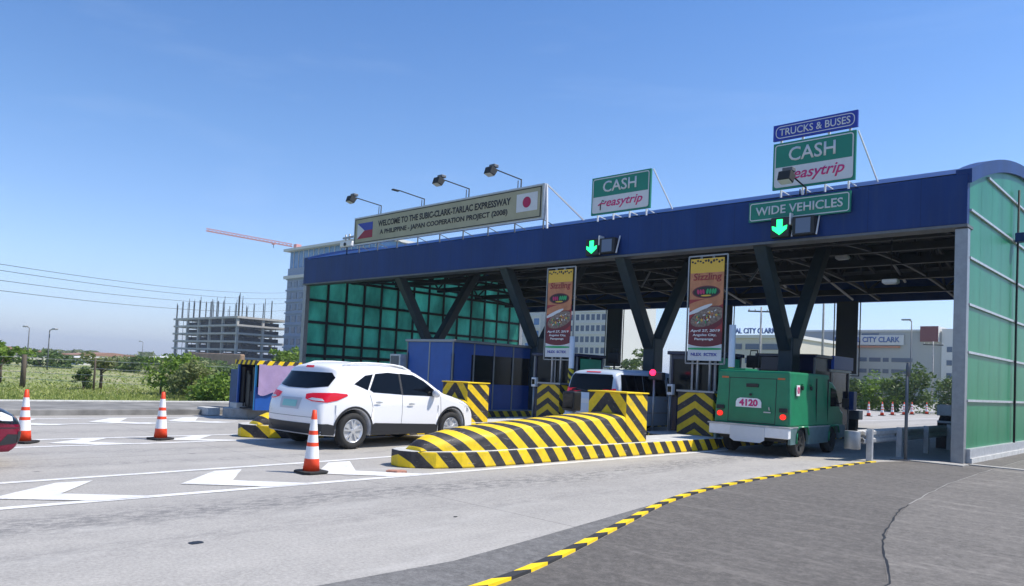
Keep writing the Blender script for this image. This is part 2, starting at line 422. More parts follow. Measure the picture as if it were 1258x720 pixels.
def dup(src, loc, label, rz=None):
    c = copy_tree(src); c.location = loc; c['label'] = label
    if rz is not None: c.rotation_euler = (0, 0, rz)
    return c

_fc = {}
def text(name, body, m, parent, x0, x1, z0, z1, y, shear=0, bold=0, face='-y', world=True, space=1.0, depth=.004, spec=None):
    """raised lettering fitted to a rectangle on a plane facing -Y; x0..x1 across, z0..z1 up"""
    cu = bpy.data.curves.new('t', 'FONT'); cu.body = body; cu.size = 1; cu.offset = bold; cu.shear = shear; cu.space_character = space; cu.extrude = 0
    cu.resolution_u = 3
    ob = bpy.data.objects.new('t', cu); C.objects.link(ob)
    dg = bpy.context.evaluated_depsgraph_get()
    me = bpy.data.meshes.new_from_object(ob.evaluated_get(dg)); bpy.data.objects.remove(ob)
    xs = [v.co.x for v in me.vertices]; ys = [v.co.y for v in me.vertices]
    a, b, c, d = min(xs), max(xs), min(ys), max(ys)
    for v in me.vertices:
        u = (v.co.x-a)/(b-a); t = (v.co.y-c)/(d-c)
        v.co = Vector((x0+(x1-x0)*u, y, z0+(z1-z0)*t))
    bm = bmesh.new(); bm.from_mesh(me)
    g = bmesh.ops.extrude_face_region(bm, geom=bm.faces[:])
    bmesh.ops.translate(bm, vec=(0, depth, 0), verts=[e for e in g['geom'] if isinstance(e, bmesh.types.BMVert)])
    bmesh.ops.recalc_face_normals(bm, faces=bm.faces); bm.to_mesh(me); bm.free()
    me.materials.clear(); me.materials.append(m); me.name = name
    o = bpy.data.objects.new(name, me); C.objects.link(o); o.parent = parent
    if world: me.transform(Matrix.Translation(-wloc(parent)))
    return o

# ------------------------------------------------------------------ ground, roads, markings
def sheet(name, poly, z, m):
    b = MB(); b.flat(poly, z, m); return struct(b.build(name))
sheet('terrain', [(-3000, -3000), (3000, -3000), (3000, 3000), (-3000, 3000)], -.06, M['grass'])
sheet('road', [(-24.7, -60), (30, -60), (30, 120), (-16, 300), (-60, 300), (-27, 63.5), (-60, 63.5), (-60, 30), (-36, 24), (-26, 14), (-24.7, 11)], 0, M['road'])
kerb = [(-3.78, -6), (-3.82, 0), (-3.9, 3), (-4.02, 4.2), (-4.28, 5.2), (-4.6, 6.2), (-4.92, 7.2), (-5.25, 8.2), (-5.5, 9.2), (-5.68, 10.3), (-5.78, 11.4), (-5.86, 13), (-5.9, 15), (-5.9, 16.8), (-5.84, 18.0)]
def resample(pl, step):
    out = [Vector(pl[0])]; carry = 0
    for a, b in zip(pl, pl[1:]):
        a = Vector(a); b = Vector(b); L = (b-a).length; t = step-carry
        while t <= L: out.append(a+(b-a)*(t/L)); t += step
        carry = (carry+L) % step
    return out
def catmull(pl, n=6):
    P = [Vector(p) for p in pl]; P = [P[0]*2-P[1]] + P + [P[-1]*2-P[-2]]; out = []
    for i in range(1, len(P)-2):
        for j in range(n):
            t = j/n; a, b, c, d = P[i-1:i+3]
            out.append(.5*((2*b)+(c-a)*t+(2*a-5*b+4*c-d)*t*t+(3*b-a-3*c+d)*t**3))
    out.append(P[-2]); return out
ks = catmull(kerb)
apron = [(p.x+.06, p.y) for p in ks] + [(-5.5, 19.0), (-4.55, 19.55), (-4.5, 60), (60, 60), (60, -6)]
b = MB(); b.flat(apron, .008, M['asphalt']); struct(b.build('asphalt_apron'))
sheet('asphalt_slab', [(-1.4, -6), (-1.6, 2), (-1.9, 5), (-2.07, 6.69), (-2.6, 8.2), (-3.06, 10), (-3.38, 11.9), (-3.74, 16), (-3.95, 22.9), (-3.95, 60), (60, 60), (60, -6)], .0105, asphalt_mat('paler asphalt', (.128, .118, .107)))
patch = [(-4.9, -6), (-4.75, 1), (-4.71, 3.04), (-4.68, 4.3), (-4.84, 5.3), (-5.12, 6.9), (-5.3, 7.9)] + [(p.x-.05, p.y) for p in reversed(ks) if p.y < 8.6]
b = MB(); b.flat(patch, .004, M['patch']); struct(b.build('asphalt_strip'))
# crack in the apron, filled with dirt
cr = catmull([(-1.6, 2), (-1.9, 5), (-2.07, 6.69), (-2.6, 8.2), (-3.06, 10), (-3.38, 11.9), (-3.74, 16), (-3.95, 22.9)], 10)
b = MB(); rr = random.Random(3); pts = []
for p in cr: pts.append((p.x+rr.uniform(-.018, .018), p.y, rr.uniform(.004, .011)*(1.2 if p.y < 11 else .8)))
for (x0, y0, w0), (x1, y1, w1) in zip(pts, pts[1:]):
    b.faces([(x0-w0, y0, .0125), (x0+w0, y0, .0125), (x1+w1, y1, .0125), (x1-w1, y1, .0125)], [(0, 1, 2, 3)], M['black'] if y0 < 11.5 else M['conc'])
struct(b.build('pavement_crack'))
b = MB(); b.box(-5.9, -4.4, 19.0, 19.5, .011, .03, M['conc']); b.box(-4.4, 20, 19.55, 19.8, .012, .03, M['conc']); struct(b.build('concrete_edge_strip'))
# painted stripe kerb along the asphalt: alternating slanted bars
b = MB(); rs = resample([(p.x, p.y) for p in ks if p.y < 18], .30)
def nrm(i):
    d = (rs[min(i+1, len(rs)-1)]-rs[max(i-1, 0)]).normalized(); return Vector((d.y, -d.x)), d
for i in range(len(rs)-1):
    n0, d0 = nrm(i); n1, d1 = nrm(i+1); q = .042; sl_ = .07
    a = rs[i]-n0*q-d0*sl_; b2 = rs[i]+n0*q+d0*sl_; c2 = rs[i+1]+n1*q+d1*sl_; d2 = rs[i+1]-n1*q-d1*sl_
    mm = M['yel'] if i % 2 else M['blk']
    zt = .028
    b.faces([(a.x, a.y, zt), (b2.x, b2.y, zt), (c2.x, c2.y, zt), (d2.x, d2.y, zt), (a.x, a.y, .001), (b2.x, b2.y, .001), (c2.x, c2.y, .001), (d2.x, d2.y, .001)],
            [(0, 1, 2, 3), (0, 3, 7, 4), (1, 5, 6, 2)], mm)
struct(b.build('painted_kerb_strip', normals=False))
# white gore markings
b = MB()
def line(x0, y0, x1, y1, w_, z=.005): b.flat([(x0-w_/2, y0), (x0+w_/2, y0), (x1+w_/2, y1), (x1-w_/2, y1)], z, M['line'])
def chev(xl, xr, ya, arm, t, z=.008):
    xc = xl+(xr-xl)*.56
    b.flat([(xl, ya+arm), (xc, ya), (xc, ya+t), (xl, ya+arm+t*.6)], z, M['line'])
    b.flat([(xc, ya), (xr, ya+arm), (xr, ya+arm+t*.9), (xc, ya+t)], z, M['line'])
line(-8.78, -8, -8.85, 17, .14); line(-10.0, -6, -10.75, 6.7, .13); line(-10.75, 6.7, -10.95, 9.2, .13)
for ya in (-3.9, -1.95, .05, 2.05, 4.08, 6.05): chev(-10.05-.0*ya-(.09 if ya > 0 else 0)*ya, -8.8, ya, .85, .68)
line(-14.2, -12, -14.3, 8, .14); line(-15.2, -12, -15.5, 8, .14)
for ya in (-4, -2, 0, 2, 4, 6): chev(-15.4, -14.25, ya, .8, .65)
line(-18.0, -12, -18.9, 9.5, .14); line(-20.2, -12, -20.3, 9.8, .14)
for ya in (-6, -4, -2, 0, 2, 4, 6, 7.8): chev(-20.2, -18.4, ya, .8, .7)
line(-10.2, 30, -10.4, 60, .14); line(-10.1, 33, -11.5, 60, .3)
line(-17, 34, -17.4, 60, .14); line(-14.2, 34, -14.4, 60, .14)
struct(b.build('lane_markings'))
b = MB(); b.box(-24.75, -21.3, -60, 12.2, -.05, .15, mat('sidewalk concrete', (.2, .195, .185), .9, var=.45, scale=1.2, bump=.3)); struct(b.build('sidewalk', bevel=.02))
b = MB(); b.box(-24.95, -24.75, -60, 12.2, -.05, .19, M['concw'])
struct(b.build('kerb', bevel=.02))

b = MB(); rr = random.Random(8)
for cx, cy, ra_ in ((-6.42, 2.92, .06), (-6.1, 5.6, .022)):
    b.flat([(cx+ra_*rr.uniform(.7, 1.2)*math.cos(k*.63), cy+ra_*1.3*rr.uniform(.7, 1.2)*math.sin(k*.63)) for k in range(10)], .004, M['black'])
struct(b.build('oil_stain'))
b = MB(); b.prism([(-.16, -.05), (0, -.09), (.15, -.04), (.1, .07), (-.12, .06)], .003, .035, mat('broken brick', (.42, .2, .14), .9, var=.3, scale=12)); o = b.build('brick_fragment'); o.location = (-9.2, 7.2, 0); o.rotation_euler = (0, 0, .9)
tag(o, 'flat broken reddish fragment on the road at the nose of the foreground striped island', 'debris')
# ------------------------------------------------------------------ vegetation
def leaf_blob(b, cx, cy, cz, rx, ry, rz_, n, size, m, rng):
    """leaf-sized quads through an uneven volume built of smaller clumps"""
    k = b.slot(m); clumps = []
    for i in range(max(5, n//70)):
        a = rng.uniform(0, 6.283); e = math.asin(rng.uniform(-.8, 1)); q = rng.uniform(.45, 1.0)
        clumps.append((cx+rx*q*math.cos(a)*math.cos(e), cy+ry*q*math.sin(a)*math.cos(e), cz+rz_*q*math.sin(e), rng.uniform(.22, .42)))
    for i in range(n):
        c = clumps[rng.randrange(len(clumps))]
        v = Vector((rng.gauss(0, 1), rng.gauss(0, 1), rng.gauss(0, 1))).normalized()*rng.uniform(.5, 1)**.5*c[3]
        p = Vector((c[0]+v.x*rx, c[1]+v.y*ry, max(c[2]+v.z*rz_, .02)))
        d = Vector((rng.gauss(0, 1), rng.gauss(0, 1), rng.gauss(0, .6))).normalized()
        u = d.cross(Vector((rng.gauss(0, 1), rng.gauss(0, 1), rng.gauss(0, 1)))).normalized(); s_ = size*rng.uniform(.6, 1.4)
        q = b.bm.faces.new([b.bm.verts.new(p+x) for x in (-d*s_, u*s_*.45, d*s_, -u*s_*.45)]); q.material_index = k
def tree(label, cat, x, y, h_, crown_r, n, size, m, seed, group=None, trunk_r=.08, name='leafy_tree', low=.35):
    rng = random.Random(seed); t = thing(name, label, cat, (x, y, 0), 0, group)
    b = MB(); top = h_*.72
    b.tube([(0, 0, -.1), (rng.uniform(-.05, .05), 0, h_*.3), (rng.uniform(-.1, .1)*h_*.3, rng.uniform(-.1, .1), top)], [trunk_r, trunk_r*.8, trunk_r*.35], M['wood'], 7)
    for i in range(7):
        a = rng.uniform(0, 6.28); z0 = rng.uniform(.25, .6)*h_
        b.tube([(0, 0, z0), (math.cos(a)*crown_r*.4, math.sin(a)*crown_r*.4, z0+h_*.15), (math.cos(a)*crown_r*.8, math.sin(a)*crown_r*.8, z0+h_*.25)], [trunk_r*.5, trunk_r*.3, trunk_r*.12], M['wood'], 5)
    b.build('trunk', t)
    b = MB(); leaf_blob(b, 0, 0, h_*(low+1)/2, crown_r, crown_r, h_*(1-low)/2, n, size, m, rng); b.build('crown', t, normals=False)
    return t
def bush(label, x, y, h_, rx, ry, n, size, m, seed, group=None, name='bush'):
    rng = random.Random(seed); b = MB(); 
    for i in range(5):
        a = rng.uniform(0, 6.28); b.tube([(0, 0, -.05), (math.cos(a)*rx*.3, math.sin(a)*ry*.3, h_*.6)], [.03, .01], M['wood'], 5)
    b.slot(m); leaf_blob(b, 0, 0, h_*.44, rx, ry, h_*.54, n, size, m, rng)
    o = b.build(name, normals=False); o.location = (x, y, 0); return tag(o, label, 'bush', group)
G1 = 'trees and bushes in the field left of the road'
tree('small bright green tree at the left edge behind the wire fence', 'tree', -44.6, 9.8, 2.0, 1.1, 1500, .12, M['leafy'], 1, G1, low=.3)
tree('thin sapling beside the dark tangle on the grass between two orange cones', 'tree', -38.9, 12.6, 1.75, .9, 480, .09, M['leafo'], 2, G1, low=.35)
bush('dark rounded bush low at the foot of the thin sapling', -38.0, 11.6, 1.0, .45, .45, 900, .07, M['leafd'], 3, G1)
bush('wide pale green bush on the grass near the blue guard hut', -33.4, 14.0, 1.75, 1.5, 1.4, 2400, .10, M['leafy'], 4, G1)
bush('low bright green bush directly left of the blue guard hut', -27.9, 13.0, 1.05, 1.3, 1.0, 2200, .09, M['leafy'], 5, G1)
bush('small bush between the hut and the wide pale green bush', -30.3, 13.3, 1.4, 1.1, .9, 1600, .09, M['leafo'], 51, G1)
tree('tree crown peeping over the white car roof by the glass wall', 'tree', -55.5, 32.3, 2.8, 2.0, 1500, .16, M['leafy'], 6, G1)
G2 = 'scrub along the far left field'
rng = random.Random(11)
for i, (x, y, h_, r_) in enumerate([(-92, 24, 3.0, 5), (-88, 30, 2.2, 5), (-80, 30, 2.6, 4), (-72, 30, 1.6, 5), (-100, 44, 3.0, 7), (-84, 40, 2.4, 5), (-66, 32, 1.8, 4), (-110, 20, 3.2, 6), (-70, 38, 2.0, 4.5)]):
    lab = ['tallest scrub clump left of the lamp posts', 'scrub clump under the left lamp post', 'scrub clump right of the second lamp post', 'low flat scrub in the middle of the field', 'broad scrub far behind the field', 'scrub clump behind the thin sapling', 'scrub clump behind the wide pale green bush', 'scrub clump at the extreme left horizon', 'far scrub left of the construction building'][i]
    bush(lab, x, y, h_*.62, r_, r_*.6, 1100, .24, M['leafo'] if i % 2 else M['leafd'], 20+i, G2)
G3 = 'bushes beyond the toll plaza'
for i, (x, y, h_, r_, m_, lab) in enumerate([
    (-19.2, 66, 3.7, 2.2, 'leafd', 'tall dark green bush nearest the grey corner post'),
    (-22.0, 68, 3.0, 1.9, 'leafy', 'bright bush second from the grey corner post'),
    (-24.6, 69, 2.6, 1.7, 'leafd', 'dark bush third from the grey corner post'),
    (-27.2, 70, 2.4, 1.9, 'leafo', 'olive bush fourth from the grey corner post'),
    (-30.2, 70, 3.2, 2.2, 'leafy', 'pale green bush directly right of the green truck'),
    (-17.0, 72, 3.2, 2.2, 'leafd', 'bush partly hidden behind the grey corner post'),
    (-34.5, 72, 2.7, 2.4, 'leafd', 'bush hidden mostly behind the green truck')]):
    bush(lab, x, y, h_, r_, 1.4, 2600, .15, M[m_], 40+i, G3)
tree('distant sparse tree seen over the silver van under the canopy', 'tree', -58, 86, 5.4, 2.8, 900, .28, M['leafd'], 60, None, .12)
tree('distant low tree left of the sparse tree under the canopy', 'tree', -66, 92, 3.6, 2.2, 800, .28, M['leafd'], 61, None, .12)
# far tree belt that reads as one mass
rng = random.Random(5); b = MB()
for i in range(46):
    a = rng.uniform(1.2, 1.48) if i < 24 else rng.uniform(.2, .7)
    d = rng.uniform(330, 520); leaf_blob(b, -math.sin(a)*d, math.cos(a)*d, 1.2, 18, 9, rng.uniform(1.2, 2.6), 420, 1.0, M['leafo'] if i % 3 else M['leafd'], rng)
tag(b.build('far_woods', normals=False), 'low dark belt of woods along the horizon', 'woods', kind='stuff')
# grass blades on the verge
rng = random.Random(9); b = MB(); b.slot(M['blade'])
for i in range(30000):
    x = -24.95-abs(rng.gauss(0, 1))*8; y = rng.uniform(1, 22)
    if y > 12.3 and x > -26.5-(y-12)*1.0: continue
    h_ = rng.uniform(.03, .13)*(1.9 if rng.random() < .05 else 1); a = rng.uniform(0, 3.14); wd = rng.uniform(.01, .03); lx, ly = rng.gauss(0, .06), rng.gauss(0, .06)
    b.bm.faces.new([b.bm.verts.new(p) for p in ((x-math.cos(a)*wd, y-math.sin(a)*wd, -.06), (x+math.cos(a)*wd, y+math.sin(a)*wd, -.06), (x+lx, y+ly, h_-.04))])
for i in range(9000):
    x = -30-rng.random()**1.4*75; y = 2+rng.random()*(-x*.55)
    if y > 12.3 and x > -27-(y-12)*1.0: continue
    h_ = rng.uniform(.02, .13); a = rng.uniform(0, 3.14); wd = rng.uniform(.03, .09); lx, ly = rng.gauss(0, .1), rng.gauss(0, .1)
    b.bm.faces.new([b.bm.verts.new(p) for p in ((x-math.cos(a)*wd, y-math.sin(a)*wd, -.06), (x+math.cos(a)*wd, y+math.sin(a)*wd, -.06), (x+lx, y+ly, h_-.04))])
tag(b.build('grass', normals=False), 'green verge grass behind the sidewalk on the left', 'grass', kind='stuff')

# ------------------------------------------------------------------ haze
hm = bpy.data.materials.new('haze air'); hm.use_nodes = True; hn = hm.node_tree
hn.nodes.remove(hn.nodes['Principled BSDF']); pv = hn.nodes.new('ShaderNodeVolumePrincipled')
pv.inputs['Color'].default_value = (.72, .84, 1, 1); pv.inputs['Density'].default_value = .00042; pv.inputs['Anisotropy'].default_value = .2
hn.links.new(pv.outputs[0], hn.nodes['Material Output'].inputs['Volume'])
b = MB(); b.box(-3004, 3004, -3004, 3004, -1.1, 60); o = b.build('haze', m=hm); o['kind'] = 'stuff'; o['label'] = 'thin pale daytime haze over the plain'; o['category'] = 'haze'
sc.cycles.volume_bounces = 0

# ------------------------------------------------------------------ left field: fence, lamp posts, far roofs
f = thing('wire_fence', 'old wire fence with dark weathered wooden posts in the grass field', 'fence', (-39, 10, 0))
fp = [(-46.5, 1.5), (-42.6, 5.6), (-39.3, 9.5), (-37.0, 11.7), (-34.9, 13.8), (-32.3, 16.2), (-29.5, 18.9)]
for i, (x, y) in enumerate(fp):
    b = MB(); r_ = .12 if i == 2 else .05; b.tube([(x, y, -.06), (x+.02, y, .7), (x, y, 1.42)], [r_, r_*.9, r_*.8], M['wood'], 7); b.build('fence_post', f, world=True)
b = MB()
for z in (.35, .65, .95, 1.3):
    for (x0, y0), (x1, y1) in zip(fp, fp[1:]): b.tube([(x0, y0, z), ((x0+x1)/2, (y0+y1)/2, z-.03), (x1, y1, z)], .008, M['galv'], 4, cap=False)
b.build('wire', f, world=True)
def lamp_post(label, x, y, h_, arm, group):
    t = thing('lamp_post', label, 'lamp post', (x, y, 0), 0, group)
    b = MB(); b.tube([(0, 0, -.06), (0, 0, h_)], [.075, .045], M['dsteel'], 8); b.build('pole', t)
    b = MB(); b.tube([(0, 0, h_-.02), (arm*.5, arm*.2, h_+.12), (arm, arm*.4, h_+.12)], .045, M['steel'], 6); b.build('arm', t)
    b = MB(); b.box(arm-.3, arm+.5, arm*.4-.15, arm*.4+.15, h_+.06, h_+.2, M['steel']); b.build('lamp_head', t, bevel=.03)
G4 = 'lamp posts of the far road'
lamp_post('left lamp post of the pair standing in the far left field', -86.3, 21.1, 3.9, -.6, G4)
lamp_post('right lamp post of the pair standing in the far left field', -79.2, 21.0, 3.6, .6, G4)
lamp_post('thin distant lamp post left of the construction building', -146, 54, 4.3, -.7, G4)
lamp_post('tall lamp post on the road beyond the toll canopy right side', -22.0, 76, 8.2, -.5, G4)
def shed(label, x, y, wx, wy, h_, mw, mr, group=None):
    t = thing('low_building', label, 'building', (x, y, 0), 0, group)
    b = MB(); b.box(-wx/2, wx/2, -wy/2, wy/2, -.1, h_, mw); b.build('wall', t)
    b = MB(); b.extr([(-wy/2-.4, h_), (wy/2+.4, h_), (0, h_+wy*.045)], 'x', -wx/2-.4, wx/2+.4, mr); b.build('roof', t)
    b = MB()
    for k in range(3): b.box(wx/2-.02, wx/2+.04, -wy/2+wy*(k+.5)/3-.5, -wy/2+wy*(k+.5)/3+.5, h_*.35, h_*.75, M['bwin'])
    b.build('window_row', t)
G5 = 'low roofs along the far field'
redr = mat('faded red roof', (.30, .17, .13), .8, var=.2, scale=.3)
shed('long faded red roofed shed behind the left lamp post', -186, 40, 12, 26, 1.3, M['bcream'], redr, G5)
shed('faded red roofed shed right of the lamp posts', -184, 60, 10, 18, 1.3, M['bwhite'], redr, G5)
shed('small white roofed shed near the thin sapling', -128, 40, 8, 6, 1.0, M['bwhite'], M['bwhite'], G5)
shed('low white roofed shed with dark openings left of the wide bush', -126, 47, 9, 12, .9, M['bwin'], M['bwhite'], G5)
shed('small white shed hidden beside the construction building', -150, 62, 8, 8, 1.6, M['bwhite'], M['bwhite'], G5)
# brown earth bank in front of the construction building
b = MB(); b.box(-235, -200, 100, 101.5, -.1, 3.6, mat('earth', (.28, .18, .11), .95, var=.3, scale=.5)); tag(b.build('earth_bank', bevel=.4), 'brown wall of earth and brick below the construction building', 'wall')

# ------------------------------------------------------------------ construction building
cb = thing('unfinished_building', 'unfinished concrete frame building with open floors and rebar on top', 'building', (-268, 128, 0))
X0, X1, Y0, Y1 = -293, -243, 120, 138.5; fl = 2.75
craw = mat('raw concrete', (.42, .41, .39), .85, var=.15, scale=.3)
for k in range(1, 7):
    b = MB(); e = .8 if k % 2 else 1.3
    b.box(X0-e, X1+.5, Y0-.6, Y1+.5, k*fl-.38, k*fl+.28, craw); b.build('floor_slab', cb, world=True)
cxs = [X0+.6, X0+10.5, X0+20, X0+29, X0+39, X1-.4]; cys = [Y0, Y0+9.2, Y1-.4]
for x in cxs:
    for y in cys:
        b = MB(); b.box(x-.4, x+.4, y-.4, y+.4, 0, 6*fl-.3, craw); b.build('column', cb, world=True)
for y in (Y0+2, Y1-3):  # near-black walls added inside; the interior shade is put into their colour
    b = MB(); b.box(X0+22, X0+34, y, y+.3, 0, 6*fl-.3, M['dark']); b.build('core_shade_wall', cb, world=True)
for k in range(0, 6):  # rows of near-black wall that paint in the darkness of the open floors
    b = MB(); b.box(X0+4, X1-3, Y0+3.2, Y0+3.5, k*fl+.27, k*fl+fl*.62, M['dark']); b.box(X1-3, X1-2.7, Y0+3, Y1-2, k*fl+.27, k*fl+fl*.6, M['dark']); b.build('floor_shade_wall', cb, world=True)
for i, x in enumerate(cxs+[X0+5, X0+15, X0+25, X0+34]):
    for y in (cys[0], cys[2]) if i % 2 == 0 else (cys[0], cys[1]):
        b = MB(); h_ = random.uniform(6.5, 9)
        for k in range(5): dx, dy = random.uniform(-.3, .3), random.uniform(-.3, .3); b.bar((x+dx, y+dy, 6*fl+.2), (x+dx*.7, y+dy, 6*fl+h_*random.uniform(.7, 1)), .12, .12, M['dark'])
        b.build('rebar', cb, world=True)
for k in range(1, 6):
    for x in range(int(X0)+2, int(X1), 4):
        if random.random() < .8: b = MB(); b.bar((x, Y0+.2, k*fl+.25), (x+random.uniform(-.2, .2), Y0+.2, k*fl+fl-.3), .12, .12, M['dark']); b.build('scaffold_prop', cb, world=True)
    for y in range(int(Y0)+2, int(Y1), 4):
        if random.random() < .8: b = MB(); b.bar((X1-.3, y, k*fl+.25), (X1-.3, y, k*fl+fl-.3), .12, .12, M['dark']); b.build('scaffold_prop', cb, world=True)
# tower crane
cr_ = thing('tower_crane', 'pale red tower crane jib reaching left behind the blue topped tower', 'crane', (-250, 150, 0))
a = Vector((-262, 115.5, 47.6)); e = Vector((-246, 140.0, 44.5))
b = MB()
for off in ((0, 0, 0), (.55, -.35, -.9), (-.55, .35, -.9)):
    b.bar(a+Vector(off), e+Vector(off), .22, .22, M['crane'])
nseg = 22
for k in range(nseg):
    p = a.lerp(e, k/nseg); q = a.lerp(e, (k+1)/nseg)
    b.bar(p, q+Vector((.55, -.35, -.9)), .12, .12, M['crane']); b.bar(p+Vector((-.55, .35, -.9)), q, .12, .12, M['crane'])
b.build('jib', cr_, world=True)
b = MB(); b.box(-246, -244, 140.5, 142.5, 0, 44.5, M['crane']); b.build('mast', cr_, world=True)
b = MB(); h0 = a.lerp(e, .78); b.bar(h0-Vector((0, 0, .9)), h0-Vector((0, 0, 2.6)), .15, .15, M['dark']); b.box(h0.x-.5, h0.x+.5, h0.y-.5, h0.y+.5, h0.z-1.4, h0.z-.9, M['crane']); b.build('trolley', cr_, world=True)

# ------------------------------------------------------------------ office towers
def window_mesh(w_, h_, m):
    me = bpy.data.meshes.new('window'); bm = bmesh.new(); bmesh.ops.create_cube(bm, size=1); bmesh.ops.scale(bm, vec=(w_, .2, h_), verts=bm.verts); bm.to_mesh(me); bm.free(); me.materials.append(m); return me
def tower(label, X0, X1, Y0, Y1, floors, fh, z0, nwin, mw, mwin, blue_top=None, name='office_tower'):
    t = thing(name, label, 'building', ((X0+X1)/2, (Y0+Y1)/2, 0)); L = wloc(t)
    b = MB(); b.box(X0, X1, Y0, Y1, 0, z0+floors*fh, mw); b.build('wall', t, world=True)
    step = (X1-X0)/nwin; me = window_mesh(step*.62, fh*.52, mwin)
    for k in range(floors):
        for j in range(nwin):
            o = bpy.data.objects.new('window', me); C.objects.link(o); o.parent = t
            o.location = Vector((X0+(j+.5)*step, Y0-.03, z0+(k+.5)*fh))-L
    for k in range(0, floors+1):
        b = MB(); b.box(X0-.3, X1+.3, Y0-.35, Y0-.02, z0+k*fh-.25, z0+k*fh+.25, mw); b.build('floor_band', t, world=True)
    return t
t = tower('grey office tower with blue glass upper storeys left of the toll canopy', -228.5, -178, 129, 150, 7, 3.75, 3.2, 14, M['bgrey'], M['bwin'])
b = MB(); b.box(-229.5, -178, 128, 151, 29.5, 30.5, M['bwhite']); b.build('cornice', t, world=True)
b = MB(); b.box(-228.5, -178, 129, 150, 30.5, 33, M['bgrey']); b.build('parapet', t, world=True)
b = MB(); b.box(-228.3, -178, 129.5, 150, 33, 38.6, M['bblue']); b.build('glass_storey', t, world=True)
b = MB()
for x in range(-226, -178, 3): b.box(x, x+.15, 129.35, 129.5, 33, 38.6, M['bwhite'])
b.build('mullions', t, world=True)
b = MB(); b.box(-229.5, -177, 127.5, 151, 38.6, 39.4, M['bwhite']); b.build('roof_slab', t, world=True)
t = tower('white office tower with window rows seen through the canopy behind the van', -167.5, -144, 195, 220, 9, 3.6, 1.5, 11, M['bwhite'], M['bwin'])
t = tower('blue and white banded block seen through the canopy by the second banner', -186, -171.5, 192, 215, 8, 4.2, 1.0, 4, M['bwhite'], M['bblue'], name='office_block')

# ------------------------------------------------------------------ medical mall buildings
t = thing('hospital_wing', 'cream building with large rooftop lettering seen left of the green truck column', 'building', (-69, 145, 0))
b = MB(); b.box(-80, -60.6, 140, 160, 0, 10.9, M['bcream']); b.build('wall', t, world=True)
b = MB(); b.box(-80.4, -60.2, 139.6, 160.4, 10.9, 11.5, M['bwhite']); b.build('cornice', t, world=True)
b = MB(); b.box(-62.2, -60.5, 139.7, 141, 0, 10.9, M['bwhite']); b.build('corner_pier', t, world=True)
me = window_mesh(3.2, 1.1, M['bwin'])
for z in (3.5, 6.5, 9.2):
    for x in (-77.5, -73, -69, -65.5):
        o = bpy.data.objects.new('window', me); C.objects.link(o); o.parent = t; o.location = Vector((x, 139.97, z))-wloc(t)
text('lettering', 'MEDICAL CITY CLARK', M['letter'], t, -76.2, -64.3, 11.75, 12.85, 139.5, bold=.02, depth=.3)
t = thing('hospital_entrance', 'low cream wing with an orange roof edge between the two lettered buildings', 'building', (-70, 162, 0))
b = MB(); b.box(-76, -62.8, 160.5, 175, 0, 9.2, M['bcream']); b.build('wall', t, world=True)
b = MB(); b.box(-76.6, -62.3, 160, 175, 9.2, 10.0, M['rooforange']); b.build('roof_edge', t, world=True)
b = MB(); b.box(-75, -64, 164, 174, 10.0, 12.2, M['bblue']); b.build('skylight', t, world=True)
me = window_mesh(2.4, 1.3, M['bwin'])
for x in (-74, -70.8, -67.6, -64.6):
    o = bpy.data.objects.new('window', me); C.objects.link(o); o.parent = t; o.location = Vector((x, 160.47, 7.3))-wloc(t)
t = thing('hospital_building', 'long grey building with rows of blue strip windows and a blue lettered sign', 'building', (-60, 190, 0))
b = MB(); b.box(-76, -45.6, 178, 205, 0, 14.9, M['bgrey'] if 0 else mat('grey render', (.38, .39, .38), .7, var=.05, scale=.1)); b.build('wall', t, world=True)
b = MB(); b.box(-76.3, -46, 177.7, 205, 14.9, 15.3, M['bwhite']); b.build('parapet', t, world=True)
for z in (3.7, 6.2, 8.7):
    for x0, x1 in ((-74, -70), (-69, -65), (-62.4, -60.6), (-60.1, -57.7), (-57.2, -56), (-55.4, -51.2)):
        b = MB(); b.box(x0, x1, 177.9, 178.1, z-.5, z+.4, M['bwin']); b.build('strip_window', t, world=True)
b = MB(); b.box(-68, -52.9, 177.5, 177.9, 11.9, 14.1, M['bwhite']); sg = b.build('sign_board', t, world=True)
text('lettering', 'MEDICAL CITY CLARK', M['letter'], sg, -67.6, -53.7, 12.5, 13.7, 177.4, bold=.02, depth=.1)
b = MB(); b.box(-70, -53.6, 177.3, 177.7, 11.3, 11.7, M['rooforange']); b.build('canopy_edge', t, world=True)
b = MB(); b.box(-61.8, -58.2, 177.8, 178.2, 13.9, 14.5, M['bwin']); b.build('louvre', t, world=True)
b = MB(); b.box(-49.4, -45.9, 176.5, 184, 12.6, 15.9, M['bwhite'], mt={'-y': M['red']}); b.build('roof_tower', t, world=True)
b = MB(); b.box(-45.5, -41.6, 177.6, 205, 3, 15.4, M['bwhite']); wg = b.build('end_wing', t, world=True)
for z in (5.5, 8.2, 11): 
    b = MB(); b.box(-44.5, -43.5, 177.5, 177.7, z-.5, z+.6, M['bwin']); b.build('window', wg, world=True)
def upole(label, x, y, h_, r_=.13):
    t = thing('utility_pole', label, 'utility pole', (x, y, 0), 0, 'utility poles beyond the toll plaza')
    b = MB(); b.tube([(0, 0, 0), (0, 0, h_)], [r_, r_*.7], M['conc'], 8); b.build('pole', t)
    b = MB(); b.bar((-1.1, -.8, h_-.5), (1.1, .8, h_-.5), .12, .14, M['dark']); b.build('crossarm', t)
    for k in (-1, -.5, .5, 1):
        b = MB(); b.lathe([(.05, 0), (.08, .08), (.04, .2)], (k*1.0, k*.73, h_-.43), M['concw'], 8); b.build('insulator', t)
upole('utility pole with crossarm seen left of the green truck column', -36.5, 75.6, 9.9)
upole('slim utility pole standing in the gap of the forked column above the truck', -35.8, 90.3, 17, .16)
